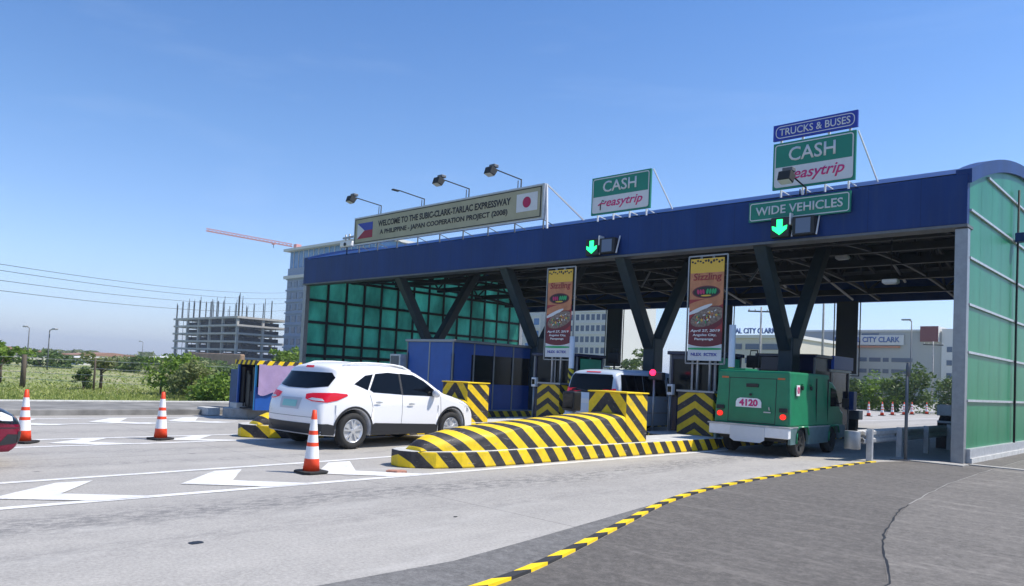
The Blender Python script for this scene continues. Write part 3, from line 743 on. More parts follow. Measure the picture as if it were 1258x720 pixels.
upole('utility pole with crossarm before the long grey building near the corner post', -32.2, 121.4, 9.2)
# overhead wires on the left
for i, (za, zb, yo, lab) in enumerate([(8.6, 17.0, 0, 'highest overhead wire crossing the left sky'), (8.1, 15.9, 1.5, 'second highest overhead wire crossing the left sky'), (7.4, 14.6, 0, 'middle overhead wire crossing the left sky'), (6.6, 13.1, 1.0, 'lowest overhead wire crossing the left sky')]):
    b = MB(); A_ = Vector((-61, 0, za-.4)); B_ = Vector((-159, 93, zb+1.4)); pts = []
    for k in range(25):
        s_ = k/24; p = A_.lerp(B_, s_); p.z -= 4*s_*(1-s_)*1.6; p.y += yo; pts.append(p)
    b.tube(pts, .022, M['dark'], 4, cap=False); tag(b.build('power_line'), lab, 'power line', 'overhead wires on the left')

# ------------------------------------------------------------------ toll islands with striped crash humps
def island(label, xc, ynose, yblock, yend, w_, bulge, off=.3, hump_w=1.0, rear=29, plain=False):
    """xc centre line; kerb base with tapered nose, rounded hump, gabled block"""
    t = thing('toll_island', label, 'traffic island', (xc, ynose, 0), 0, 'striped crash islands between the lanes')
    hw = w_/2; L = yend-ynose
    out = [(-.10, 0), (.10, .10), (.34, .42), (.49, .85), (hw, 1.3), (hw, L*.5), (hw, L), (-hw, L), (-hw, L*.5), (-hw, .7), (-.46, .2), (-.36, .06)]
    b = MB(); b.prism(out, 0, .27, M['conc'] if plain else M['kerbs'], mtop=M['concw']); b.build('kerb_base', t, bevel=.025)
    if bulge:
        bl, br = bulge; b = MB(); b.prism([(br, L+.002), (br, rear-ynose), (bl, rear-ynose), (bl, L+.6), (bl+.5, L+.002)], 0, .22, M['kerbs'], mtop=M['conc']); b.build('platform', t, bevel=.02)
    if plain: return t
    # rounded hump: lofted sections
    yb = yblock-ynose; b = MB(); rings = []; N = 40; h0 = hump_w/2; k = b.slot(M['humps'])
    prof_ = [(0, .30), (.06, .38), (.16, .45), (.35, .52), (.8, .59), (1.1, .625), (1.8, .67), (3.0, .75), (4.4, .84), (6.5, .91)]
    def ztop(d):
        for (a0, z0), (a1, z1) in zip(prof_, prof_[1:]):
            if d <= a1: return z0+(z1-z0)*(d-a0)/(a1-a0)
        return .91
    for i in range(N+1):
        s_ = (i/N)**1.6; y = .22+(yb-.22)*s_; d = y-.22
        hw2 = h0*(.40+.58*math.sin(min(1, d/1.5)*math.pi/2)); zt = ztop(d)
        rv = (zt-.27)*max(.17, .98-d/2.4)+0; rh = min(hw2*.97, .48 if d < 3.5 else .48-.1*min(1, (d-3.5)/1.8)); ring = [(hw2, .27)]
        for j in range(8): a = j/7*math.pi/2; ring.append((hw2-rh+rh*math.cos(a), zt-rv+rv*math.sin(a)))
        ring += [(-x, z) for x, z in reversed(ring)]
        rings.append([b.bm.verts.new((x+off, y, z)) for x, z in ring])
    for A, B in zip(rings, rings[1:]):
        for j in range(len(A)-1): q = b.bm.faces.new((A[j], A[j+1], B[j+1], B[j])); q.smooth = True; q.material_index = k
    for g in (rings[0], rings[-1]): q = b.bm.faces.new(g); q.material_index = k
    b.build('crash_hump', t)
    b = MB(); cw = hw*.02
    b.box(-h0+.01, h0-.01, yb+.004, yb+.78, .27, 1.275, M['humps'], mt={'-y': M['blockf'], '+y': M['blockf']}); o = b.build('crash_block', t, bevel=.012); o.location.x = off
    b = MB(); b.box(-h0-.01, h0+.01, yb-.02, yb+.80, 1.277, 1.305, M['yel']); o = b.build('cap', t, bevel=.006); o.location.x = off
    return t
island('long striped crash island in the foreground between the white car lane and the truck lane', -9.6, 7.60, 12.95, 16.7, 1.12, (-1.88, .34), 0)
island('striped crash island directly behind the white car', -14.87, 7.60, 13.40, 16.7, 1.12, (-1.8, .34), 0)
island('plain concrete island at the left with the purple draped hut standing on it', -20.1, 9.75, 12.9, 16.7, 1.7, (-2.6, .7), plain=True)
def chevblock(label, x0, x1, y0, y1, z1=1.32):
    t = thing('chevron_block', label, 'concrete barrier', ((x0+x1)/2, y0, .22), 0, 'chevron blocks guarding the booths'); h_ = z1-.22
    b = MB(); hw = (x1-x0)/2; b.box(-hw, hw, 0, y1-y0, 0, h_, M['humps'], mt={'-y': M['chevf']}); b.build('block', t, bevel=.02)
    b = MB(); b.box(-hw-.03, hw+.03, -.03, y1-y0+.03, h_+.002, h_+.05, M['steel']); b.build('top_plate', t)
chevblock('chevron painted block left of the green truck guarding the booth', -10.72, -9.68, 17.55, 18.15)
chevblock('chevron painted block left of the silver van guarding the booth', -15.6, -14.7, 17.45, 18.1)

# ------------------------------------------------------------------ canopy
XL, XR, YF, YR = -33.66, -4.60, 19.87, 35.73
YM = (YF+YR)/2
cp = thing('toll_canopy', 'wide blue toll plaza canopy with green glazed end walls and forked columns', 'canopy', (-19, 27.8, 0))
def zr(y): return 8.25-1.5*((y-YM)/(YR-YM))**2
b = MB(); b.box(XL, XR-.02, YF, YF+.22, 5.56, 6.75, M['blue']); ff = b.build('front_fascia', cp, world=True, bevel=.02)
b = MB(); b.box(XL, XR, YF-.03, YF+.5, 5.49, 5.557, M['dsteel']); b.build('soffit_trim', cp, world=True)
b = MB(); b.box(XL, XR, YR-.22, YR, 5.56, 6.75, M['blue']); b.build('rear_fascia', cp, world=True)
b = MB(); N = 24; ys = [YF+.2+(YR-YF-.4)*i/N for i in range(N+1)]
vs = []
for y in ys: vs += [(XL+.05, y, zr(y)), (XR-.05, y, zr(y)), (XL+.05, y, zr(y)-.06), (XR-.05, y, zr(y)-.06)]
fs = []
for i in range(N): o = 4*i; fs += [(o, o+1, o+5, o+4), (o+2, o+6, o+7, o+3)]
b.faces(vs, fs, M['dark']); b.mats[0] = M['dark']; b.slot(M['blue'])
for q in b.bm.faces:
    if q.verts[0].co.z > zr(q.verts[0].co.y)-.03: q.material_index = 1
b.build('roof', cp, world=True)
# arch trim at both ends
for xe, sgn in ((XR, 1), (XL, -1)):
    b = MB(); xa, xb = (xe-.28, xe+.06) if sgn > 0 else (xe-.06, xe+.28)
    ring = []
    for i in range(N+1):
        y = YF+.03+(YR-YF-.06)*i/N; z = zr(y)+.10
        ring.append([b.bm.verts.new(p) for p in ((xa, y, z-.34), (xb, y, z-.34), (xb, y, z), (xa, y, z))])
    k = b.slot(M['blue'])
    for A, B in zip(ring, ring[1:]):
        for j in range(4): q = b.bm.faces.new((A[j], A[(j+1) % 4], B[(j+1) % 4], B[j])); q.material_index = k
    for g in (ring[0], ring[-1]): b.bm.faces.new(g).material_index = k
    b.build('arch_trim', cp, world=True)
# purlins and trusses under the roof
for i in range(1, 16):
    y = YF+(YR-YF)*i/16; b = MB(); b.box(XL+.3, XR-.3, y-.05, y+.05, zr(y)-.28, zr(y)-.07, M['dark']); b.build('purlin', cp, world=True)
for x in [XL+1+(XR-XL-2)*k/9 for k in range(10)]:
    b = MB(); n = 10; Y = [YF+.25+(YR-YF-.5)*j/n for j in range(n+1)]
    for j in range(n):
        zb0 = 5.62+(zr(Y[j])-6.75)*.35; zb1 = 5.62+(zr(Y[j+1])-6.75)*.35
        b.bar((x, Y[j], zb0), (x, Y[j+1], zb1), .1, .12, M['dark']); b.bar((x, Y[j], zr(Y[j])-.35), (x, Y[j+1], zr(Y[j+1])-.35), .1, .12, M['dark'])
        b.bar((x, Y[j], zb0 if j % 2 else zr(Y[j])-.35), (x, Y[j+1], (zr(Y[j+1])-.35) if j % 2 else zb1), .07, .07, M['dark'])
    b.build('truss', cp, world=True)
for y in (22.6, 25.4, 28.4, 31.4, 34):
    b = MB(); z = 5.66+(zr(y)-6.75)*.35; b.box(XL+.3, XR-.3, y-.1, y+.1, z-.14, z+.1, M['dark']); b.build('tie_beam', cp, world=True)
for x in (-9.8, -14.6, -19.9, -26.3):
    b = MB()
    b.box(x-.23, x+.23, 21.92, 22.5, .1, 3.05, M['column'])
    cl = b.build('support_column', cp, world=True, bevel=.05)
    for y1, z1 in ((20.15, 5.6), (24.7, 6.3)):
        b = MB(); b.bar((x, 22.2+(-.2 if y1 < 22 else .2), 2.75), (x, y1, z1), .36, .36, M['column']); b.build('arm', cl, world=True, bevel=.03)
    b = MB(); b.tube([(x+.3, 25.0, 6.3), (x+.3, 29, 6.9), (x+.3, 31.9, 5.9)], .05, M['dsteel'], 8); b.build('brace', cp, world=True)
for x in (-12.2, -17.2):
    b = MB(); b.tube([(x, 26.5, 6.9), (x, 33.9, 5.5)], .045, M['dsteel'], 8); b.tube([(x, 26.5, 6.9), (x-1.6, 27.5, 5.6)], .04, M['dsteel'], 8); b.build('brace', cp, world=True)
# end walls
def endwall(xe, sgn, mpanel, mh, mv, hw, vw, z0):
    wl = MB(); ymax = 35.6; ys = [20.12+(ymax-20.12)*i/14 for i in range(15)]; zs = [z0, 1.45, 2.58, 3.7, 4.8, 5.93, 7.05]
    k = wl.slot(mpanel); n = 28; top = []; bot = []
    for i in range(n+1):
        y = 20.12+(ymax-20.12)*i/n
        for x in (xe-.012, xe+.012): pass
        top.append(y)
    for x in (xe-.012, xe+.012):
        A = [wl.bm.verts.new((x, y, z0)) for y in top]; B = [wl.bm.verts.new((x, y, zr(y)-.2)) for y in top]
        for i in range(n): q = wl.bm.faces.new((A[i], A[i+1], B[i+1], B[i])); q.material_index = k
    o = wl.build('end_wall', cp, world=True, normals=False)
    b = MB()
    for y in ys[1:-1]: b.box(xe-.05 if sgn > 0 else xe-vw, xe+vw if sgn > 0 else xe+.05, y-vw*.6, y+vw*.6, z0, zr(y)-.22, mv)
    b.build('mullion', o, world=True)
    for z in zs[1:]:
        yy = [y for y in top if zr(y)-.2 > z]
        b = MB(); b.box(xe-.06 if sgn < 0 else xe-.03, xe+.06 if sgn > 0 else xe+.03, yy[0], yy[-1], z-hw/2, z+hw/2, mh); b.build('rail', o, world=True)
    return o
endwall(-4.64, 1, M['panelr'], M['galv'], M['panelr'], .055, .012, .33)
endwall(-33.5, -1, M['panel'], M['dark'], M['dark'], .13, .10, .33)
b = MB(); b.box(-33.56, -33.30, 20.12, 35.6, 1.95, 2.1, M['dark']); b.build('rail', cp, world=True)
for xe, ins in ((XR, -1), (XL, 1)):
    b = MB(); xa, xb = sorted((xe, xe+ins*.27)); b.box(xa, xb, 19.9, 20.12, 0, 5.46, M['steel']); b.build('corner_post', cp, world=True, bevel=.01)
    b = MB(); b.box(xa, xb, 35.4, 35.7, 0, 5.46, M['steel']); b.build('corner_post', cp, world=True, bevel=.01)
    xs_ = (xe-.2, xe+.12) if ins < 0 else (xe-.12, xe+.2)
    b = MB(); b.box(xs_[0], xs_[1], 20.14, 35.6, 0, .12, M['concw']); b.box(xs_[0]+.06, xs_[1]-.04, 20.14, 35.6, .122, .33, M['galv']); b.build('sill', cp, world=True)
b = MB()  # service pipe and cable clips on the right wall
b.tube([(-4.55, 25.0, 0), (-4.55, 25.0, 4.1), (-4.53, 25.0, 7.4)], .03, M['dark'], 6); b.build('conduit', cp, world=True)
b = MB(); b.box(-4.56, -4.3, 24.7, 25.0, 5.9, 6.15, M['blue']); b.build('junction_box', cp, world=True, bevel=.02)
# rear hanging boards (backs of the rear banners)
M['bback'] = mat('banner back', (.035, .045, .06), .6)
for x0, x1, lab in ((-13.45, -12.5, 'dark back of the hanging banner board right of the truck column'), (-19.6, -18.66, 'dark back of the hanging banner board behind the second food banner'), (-26.5, -25.45, 'dark back of the hanging banner board over the silver van')):
    t = thing('hanging_board', lab, 'banner', ((x0+x1)/2, 35.45, 2.35), 0, 'banner backs on the rear side'); 
    b = MB(); b.box(x0, x1, 35.42, 35.48, 2.3, 5.6, M['bback']); b.build('panel', t, world=True)
    b = MB()
    for a_, c_ in (((x0-.1, 2.22), (x0-.1, 5.55)), ((x1+.1, 2.22), (x1+.1, 5.55)), ((x0-.12, 2.22), (x1+.12, 2.22))): b.bar((a_[0], 35.45, a_[1]), (c_[0], 35.45, c_[1]), .04, .04, M['dark'])
    b.build('frame', t, world=True)
# ceiling lamps
for x, y, z, lab in ((-9.35, 25.0, 5.86, 'white ceiling lamp box under the canopy right of the forked column'), (-6.95, 22.1, 4.6, 'pale green lamp hanging on a thin rod near the right end of the canopy')):
    t = thing('ceiling_lamp', lab, 'lamp', (x, y, z)); 
    b = MB(); b.tube([(0, 0, .05), (0, 0, (1.2 if y < 24 else .2))], .012, M['dark'], 6); b.build('rod', t)
    b = MB(); b.box(-.2, .2, -.14, .14, -.06, .05, M['white']); b.build('housing', t, bevel=.03)
    b = MB(); b.box(-.16, .16, -.1, .1, -.08, -.062, M['swhite']); b.build('diffuser', t)

# ------------------------------------------------------------------ signs on the canopy
def legs(t, x0, x1, z0, z1, n, y=19.9, m='white'):
    for i in range(n):
        x = x0+(x1-x0)*i/(n-1); b = MB(); b.box(x-.02, x+.02, y+.05, y+.09, z0, z1, M[m]); b.build('leg', t, world=True)
        b = MB(); b.bar((x, y+.1, z1), (x+.25, y+1.1, z0), .025, .025, M[m]); b.build('brace', t, world=True)
t = thing('welcome_board', 'long cream welcome board with flags at both ends on the canopy roof', 'sign', (-23.6, 19.87, 6.75))
x0, x1, z0, z1 = -29.45, -17.82, 7.1, 8.38
b = MB(); b.box(x0, x1, 19.84, 19.96, z0, z1, M['galv']); b.build('frame', t, world=True)
b = MB(); b.box(x0+.06, x1-.09, 19.832, 19.838, z0+.06, z1-.06, M['cream']); b.build('face', t, world=True)
b = MB(); q = .085
for a in ((x0+q, x1-q-.04, z0+q, z0+q+.035), (x0+q, x1-q-.04, z1-q-.035, z1-q), (x0+q, x0+q+.05, z0+q+.037, z1-q-.037), (x1-q-.09, x1-q-.04, z0+q+.037, z1-q-.037)):
    b.box(a[0], a[1], 19.824, 19.829, a[2], a[3], M['black'])
b.build('border', t, world=True)
text('lettering', 'WELCOME TO THE SUBIC-CLARK-TARLAC EXPRESSWAY', M['black'], t, -27.6, -19.45, 7.80, 8.07, 19.824, bold=.03)
text('lettering', 'A PHILIPPINE - JAPAN COOPERATION PROJECT (2008)', M['black'], t, -27.45, -19.6, 7.39, 7.66, 19.824, bold=.03)
fx0, fx1, fz0, fz1 = -29.15, -28.0, 7.38, 8.08
b = MB(); b.box(fx0, fx1, 19.822, 19.828, (fz0+fz1)/2, fz1, M['sblue']); b.box(fx0, fx1, 19.822, 19.828, fz0, (fz0+fz1)/2-.001, mat('flag red', (.30, .015, .04), .6)); fl_ = b.build('philippine_flag', t, world=True)
b = MB(); b.extr([(fx0-.003, fz0), (fx0+.55, (fz0+fz1)/2), (fx0-.003, fz1)], 'y', 19.814, 19.8195, M['swhite']); b.build('flag_triangle', fl_, world=True)
jx0, jx1, jz0, jz1 = -19.15, -18.12, 7.46, 8.12
b = MB(); b.box(jx0, jx1, 19.822, 19.828, jz0, jz1, M['swhite']); fj = b.build('japanese_flag', t, world=True)
b = MB(); b.lathe([(.20, 19.812), (.20, 19.819)], ((jx0+jx1)/2, 0, (jz0+jz1)/2), mat('flag crimson', (.4, .01, .08), .6), 28, 'y', smooth=False); b.build('flag_disc', fj, world=True)
legs(t, x0+.3, x1-.1, 6.75, 7.1, 9, m='dsteel')
b = MB(); b.bar((x1, 19.95, 8.36), (x1+.9, 21.6, 6.9), .05, .05, M['white']); b.bar((x1, 19.95, 8.36), (x1+.1, 19.95, 6.75), .06, .06, M['white']); b.build('stay', t, world=True)
def floodlight(lab, x, zb, ztop, dual=True, ylen=1.25, y0=19.9, up_=.28):
    t = thing('floodlight', lab, 'floodlight', (x, y0, zb), 0, 'floodlights over the sign'); h_ = ztop-zb
    b = MB(); b.tube([(0, .1, -.2), (0, .1, h_)], .024, M['dark'], 6); b.tube([(-.16, .1, -.2), (-.16, .1, h_-.03)], .018, M['dark'], 6); b.build('post', t)
    b = MB(); b.tube([(0, .1, h_-.02), (0, -ylen, h_+up_)], .022, M['dark'], 6); b.build('arm', t)
    hy = -ylen-.1; hz = h_+up_-.02
    b = MB()
    if dual:
        b.extr([(hy-.32, hz-.20), (hy-.08, hz-.27), (hy+.08, hz-.02), (hy-.24, hz+.05)], 'x', -.17, .17, M['dark'])
        b.build('lamp_head', t, bevel=.02)
        b = MB(); b.box(-.14, .14, hy-.10, hy+.12, hz+.06, hz+.17, M['dsteel']); b.build('ballast_box', t, bevel=.02)
        b = MB(); b.faces([(-.15, hy-.318, hz-.208), (.15, hy-.318, hz-.208), (.15, hy-.085, hz-.277), (-.15, hy-.085, hz-.277)], [(0, 1, 2, 3)], M['swhite']); b.build('lens', t)
    else:
        b.box(-.07, .07, hy-.22, hy+.1, hz-.04, hz+.02, M['dark']); b.build('lamp_head', t, bevel=.015)
floodlight('twin headed floodlight on the left end of the welcome board', -27.68, 8.38, 8.80, up_=.07)
floodlight('thin single arm light second from the left above the welcome board', -24.68, 8.38, 8.72, False, up_=.07)
floodlight('twin headed floodlight third from the left above the welcome board', -21.94, 8.38, 8.78, up_=.05)
floodlight('twin headed floodlight at the right end above the welcome board', -19.13, 8.38, 8.74, up_=.05)
floodlight('short floodlight in front of the right easytrip sign', -8.5, 6.75, 6.98, True, .9, up_=.12)
# small camera and bracket left of the board
t = thing('cctv_camera', 'white camera housing on the canopy roof beside the left end of the welcome board', 'camera', (-30.1, 19.95, 6.75))
b = MB(); b.tube([(0, 0, 0), (0, 0, .35)], .03, M['dark'], 6); b.build('post', t)
b = MB(); b.box(-.45, .45, -.12, .12, .36, .62, M['white']); b.build('housing', t, bevel=.05)
b = MB(); b.lathe([(.08, -.16), (.08, -.12)], (0, 0, .48), M['glass'], 14, 'y'); b.build('lens', t)
t = thing('antenna', 'small blue grey antenna bracket at the left edge of the welcome board', 'antenna', (-29.5, 19.95, 7.55))
b = MB(); b.bar((-.95, 0, 0), (.02, 0, .02), .08, .08, M['steel']); b.tube([(-.75, 0, -.12), (-.75, 0, .16)], .04, M['steel'], 6); b.tube([(-.45, 0, -.12), (-.45, 0, .16)], .05, M['steel'], 6); b.build('bracket', t)
def rrect(b, x0, x1, z0, z1, y, wd, m, r=.08):
    """outline of a rounded rectangle as a flat raised band"""
    def loop(x0, x1, z0, z1, r):
        out = []
        for cx, cz, a0 in ((x1-r, z0+r, -90), (x1-r, z1-r, 0), (x0+r, z1-r, 90), (x0+r, z0+r, 180)):
            for k in range(5): a = R(a0+22.5*k); out.append((cx+r*math.cos(a), cz+r*math.sin(a)))
        return out
    A = loop(x0, x1, z0, z1, r); B = loop(x0+wd, x1-wd, z0+wd, z1-wd, max(.01, r-wd)); n = len(A)
    b.faces([(x, y, z) for x, z in A+B], [(i, (i+1) % n, n+(i+1) % n, n+i) for i in range(n)], m)
def cashsign(label, x0, x1, z0, z1, group):
    t = thing('cash_sign', label, 'sign', ((x0+x1)/2, 19.87, 6.75), 0, group)
    b = MB(); b.box(x0, x1, 19.85, 19.92, z0, z1, M['sgreen']); b.build('board', t, world=True)
    zm = z0+(z1-z0)*.47
    b = MB(); b.box(x0+.07, x1-.07, 19.842, 19.848, z0+.07, zm, M['swhite']); b.build('lower_panel', t, world=True)
    b = MB(); rrect(b, x0+.05, x1-.05, z0+.05, z1-.05, 19.838, .03, M['swhite']); b.build('border', t, world=True)
    w_ = x1-x0
    text('lettering', 'CASH', M['swhite'], t, x0+w_*.20, x1-w_*.23, zm+(z1-zm)*.2, z1-(z1-zm)*.24, 19.84, bold=.012)
    text('lettering', 'easytrip', M['spink'], t, x0+w_*.27, x1-w_*.12, z0+.15, zm-.09, 19.836, shear=.3, bold=.015)
    b = MB(); pts = [(x0+w_*.13, 19.835, z0+.3), (x0+w_*.17, 19.835, z0+.36), (x0+w_*.24, 19.835, z0+.34), (x0+w_*.27, 19.835, z0+.42)]
    b.tube(pts, .022, M['spink'], 6); b.tube([(x0+w_*.17, 19.834, z0+.14), (x0+w_*.17, 19.834, z0+.3), (x0+w_*.20, 19.834, z0+.46), (x0+w_*.23, 19.834, z0+.42)], .018, M['black'], 6); b.build('emblem', t, world=True)
    legs(t, x0+.2, x1-.2, 6.75, z0, 4)
    b = MB(); b.bar((x1+.02, 19.95, z1), (x1+.3, 20.9, 6.85), .03, .03, M['white']); b.build('stay', t, world=True)
GS = 'green cash payment signs on the canopy'
cashsign('green and white CASH easytrip sign standing alone right of the welcome board', -15.7, -13.38, 6.97, 8.22, GS)
cashsign('green and white CASH easytrip sign under the blue TRUCKS & BUSES panel', -9.38, -7.17, 6.97, 8.26, GS)
t = thing('trucks_buses_sign', 'blue TRUCKS & BUSES panel at the top of the right sign stack', 'sign', (-8.27, 19.87, 8.32))
b = MB(); b.box(-9.4, -7.14, 19.85, 19.92, 8.34, 8.78, M['sblue']); b.build('board', t, world=True)
b = MB(); rrect(b, -9.33, -7.21, 8.39, 8.73, 19.846, .022, M['swhite'], .14); b.build('border', t, world=True)
text('lettering', 'TRUCKS & BUSES', M['swhite'], t, -9.22, -7.32, 8.46, 8.66, 19.842, bold=.012)
for x in (-9.2, -8.6, -7.9, -7.35):
    b = MB(); b.box(x-.03, x+.03, 19.93, 19.97, 8.1, 8.6, M['white']); b.build('bracket', t, world=True)
t = thing('wide_vehicles_sign', 'green WIDE VEHICLES sign mounted on the blue fascia', 'sign', (-8.6, 19.8, 6.1))
b = MB(); b.box(-10.0, -7.23, 19.76, 19.82, 6.12, 6.67, M['sgreen']); b.build('board', t, world=True)
b = MB(); rrect(b, -9.97, -7.26, 6.15, 6.64, 19.756, .025, M['swhite'], .07); b.build('border', t, world=True)
text('lettering', 'WIDE VEHICLES', M['swhite'], t, -9.80, -7.42, 6.28, 6.52, 19.752, bold=.016)
for x in (-9.6, -8.6, -7.6):
    b = MB(); b.box(x-.03, x+.03, 19.822, 19.868, 6.2, 6.6, M['steel']); b.build('bracket', t, world=True)
def arrow(label, x, z, s_=.21):
    t = thing('lane_signal', label, 'traffic signal', (x, 19.6, z), 0, 'lit lane arrows on the fascia')
    b = MB(); b.box(-.26, .26, 0, .2, -.27, .27, M['black']); b.build('housing', t, bevel=.02)
    b = MB(); w_ = s_*.38
    b.extr([(-w_, s_), (w_, s_), (w_, 0), (s_, .04), (s_*.95, -.06), (0, -s_), (-s_*.95, -.06), (-s_, .04), (-w_, 0)], 'y', -.02, -.004, M['greenlit']); b.build('arrow', t)
    b = MB(); b.box(.262, .30, .0, .26, .05, .36, M['white']); b.build('bracket', t)
arrow('glowing green down arrow signal under the WIDE VEHICLES sign', -9.02, 5.87)
arrow('glowing green down arrow signal on the fascia over the silver van lane', -15.41, 5.85)
def dmon(label, x, z):
    t = thing('signal_box', label, 'signal box', (x, 19.6, z), 0, 'unlit grey signal boxes on the fascia')
    b = MB(); b.box(-.3, .3, 0, .2, -.25, .25, M['black']); b.build('housing', t, bevel=.02)
    b = MB(); b.box(-.2, .2, -.01, -.002, -.2, .2, mat('unlit screen', (.12, .16, .24), .3)); b.build('screen', t)
    for s_ in (-.32, .34):
        b = MB(); b.bar((s_, .05, -.26), (s_, .24, .32), .03, .03, M['white']); b.build('bracket', t)
dmon('unlit grey signal box right of the green arrow under the WIDE VEHICLES sign', -8.38, 5.86)
dmon('unlit grey signal box right of the arrow over the silver van lane', -14.8, 5.86)

# ------------------------------------------------------------------ banners
by1 = mat('banner yellow', (.66, .42, .05), .6); by2 = mat('banner apricot', (.46, .19, .09), .6, var=.25, scale=3); by3 = mat('banner red', (.30, .03, .035), .6, var=.2, scale=3); by4 = mat('banner maroon', (.14, .02, .03), .6)
bfood = mat('banner food', (.20, .15, .12), .6, var=.8, scale=14); bmag = mat('banner magenta', (.45, .02, .12), .6); bgr = mat('banner green', (.02, .35, .12), .6)
def ell(b, cx, cz, rx, rz_, y, m, n=28, tilt=0, z0=None, z1=None):
    pts = []
    for i in range(n):
        a = 2*math.pi*i/n; x, z = rx*math.cos(a), rz_*math.sin(a); x, z = x*math.cos(tilt)-z*math.sin(tilt), x*math.sin(tilt)+z*math.cos(tilt)
        pts.append((cx+x, y, cz+z))
    b.faces(pts, [tuple(range(n))], m)
def clipbox(b, cx, cz, rx, rz_, y, m, x0, x1, n=40, tilt=0):
    pts = []
    for i in range(n):
        a = 2*math.pi*i/n; x, z = rx*math.cos(a), rz_*math.sin(a); x, z = x*math.cos(tilt)-z*math.sin(tilt), x*math.sin(tilt)+z*math.cos(tilt)
        pts.append((min(x1, max(x0, cx+x)), y, cz+z))
    b.faces(pts, [tuple(range(n))], m)
def banner(label, x0, x1, z0, z1, Y, poles):
    t = thing('food_banner', label, 'banner', ((x0+x1)/2, Y, z0), 0, 'tall food festival banners')
    W, Hh = x1-x0, z1-z0
    def Z(v): return z1-v*Hh
    def X(u): return x0+u*W
    b = MB()
    b.box(x0, x1, Y, Y+.03, Z(.14), z1, by1); b.box(x0, x1, Y, Y+.03, Z(.40), Z(.14)-.0005, by2); b.box(x0, x1, Y, Y+.03, Z(.84), Z(.40)-.0005, by3); b.box(x0, x1, Y, Y+.03, z0, Z(.84)-.0005, M['swhite']); b.build('print', t, world=True)
    b = MB(); rg = random.Random(4)
    for i in range(12): u = .06+i*.08; ell(b, X(u), Z(.03+.012*math.sin(i*2)), W*.035, Hh*rg.uniform(.008, .016), Y-.003, M['black'], 8)
    clipbox(b, X(.5), Z(.45), W*.62, Hh*.05, Y-.003, by2, x0, x1, tilt=.15)
    clipbox(b, X(.5), Z(.78), W*.68, Hh*.085, Y-.003, by4, x0, x1)
    clipbox(b, X(.55), Z(.60), W*.62, Hh*.115, Y-.004, by4, x0, x1, tilt=.35)
    clipbox(b, X(.32), Z(.50), W*.4, Hh*.02, Y-.0045, M['swhite'], x0, x1, tilt=.35)
    clipbox(b, X(.56), Z(.575), W*.52, Hh*.085, Y-.006, bfood, x0, x1, tilt=.3)
    for i in range(60):
        a = rg.uniform(0, 6.28); q = rg.uniform(0, .9); ell(b, X(.55)+math.cos(a)*q*W*.40, Z(.575)+math.sin(a)*q*Hh*.06+math.cos(a)*q*W*.11, W*rg.uniform(.02, .05), Hh*rg.uniform(.005, .012), Y-.007-.0001*i, [by1, by4, bgr, M['swhite'], by2, by4, bfood][i % 7], 8, rg.uniform(0, 3))
    ell(b, X(.5), Z(.33), W*.42, Hh*.062, Y-.004, by4)
    ell(b, X(.5), Z(.33), W*.38, Hh*.053, Y-.005, M['black'])
    for u in (.26, .34, .42): ell(b, X(u), Z(.328), W*.035, Hh*.026, Y-.007, bmag, 12, .2)
    for u in (.54, .62, .70, .77): ell(b, X(u), Z(.325), W*.035, Hh*.027, Y-.007, bgr, 12, -.2)
    ell(b, X(.5), Z(.366), W*.16, Hh*.008, Y-.007, by1, 12)
    clipbox(b, X(.5), Z(.885), W*.6, Hh*.012, Y-.004, bgr, x0, x1)
    b.build('artwork', t, world=True, normals=False)
    text('lettering', 'Sizzling', by3, t, X(.1), X(.95), Z(.235), Z(.145), Y-.008, shear=.12, bold=.01, depth=.003)
    text('lettering', 'April 27, 2019', M['white'], t, X(.06), X(.95), Z(.728), Z(.695), Y-.012, shear=.15, bold=.03, depth=.003)
    text('lettering', 'Angeles City,', M['white'], t, X(.14), X(.85), Z(.768), Z(.738), Y-.012, bold=.03, depth=.003)
    text('lettering', 'Pampanga', M['white'], t, X(.2), X(.76), Z(.808), Z(.778), Y-.012, bold=.03, depth=.003)
    text('lettering', 'NLEX  SCTEX', M['sblue'], t, X(.1), X(.88), Z(.955), Z(.925), Y-.006, bold=.03, depth=.003)
    b = MB(); e = .08
    for a_, c_ in (((x0-e, z0-e), (x0-e, z1+e)), ((x1+e, z0-e), (x1+e, z1+e)), ((x0-e, z0-e), (x1+e, z0-e)), ((x0-e, z1+e), (x1+e, z1+e))): b.bar((a_[0], Y+.05, a_[1]), (c_[0], Y+.05, c_[1]), .035, .035, M['steel'])
    b.build('frame', t, world=True)
    for px in poles:
        b = MB(); b.tube([(px, Y+.09, .2), (px, Y+.09, z1+.06)], .035, M['galv'], 8); b.build('pole', t, world=True)
banner('left sizzling food banner with a yellow top beside the silver van', -16.05, -15.06, 2.17, 4.93, 18.25, (-15.45, -15.8))
banner('right sizzling food banner with a yellow top beside the green truck', -10.89, -9.89, 2.17, 4.93, 18.25, (-10.25, -10.62))

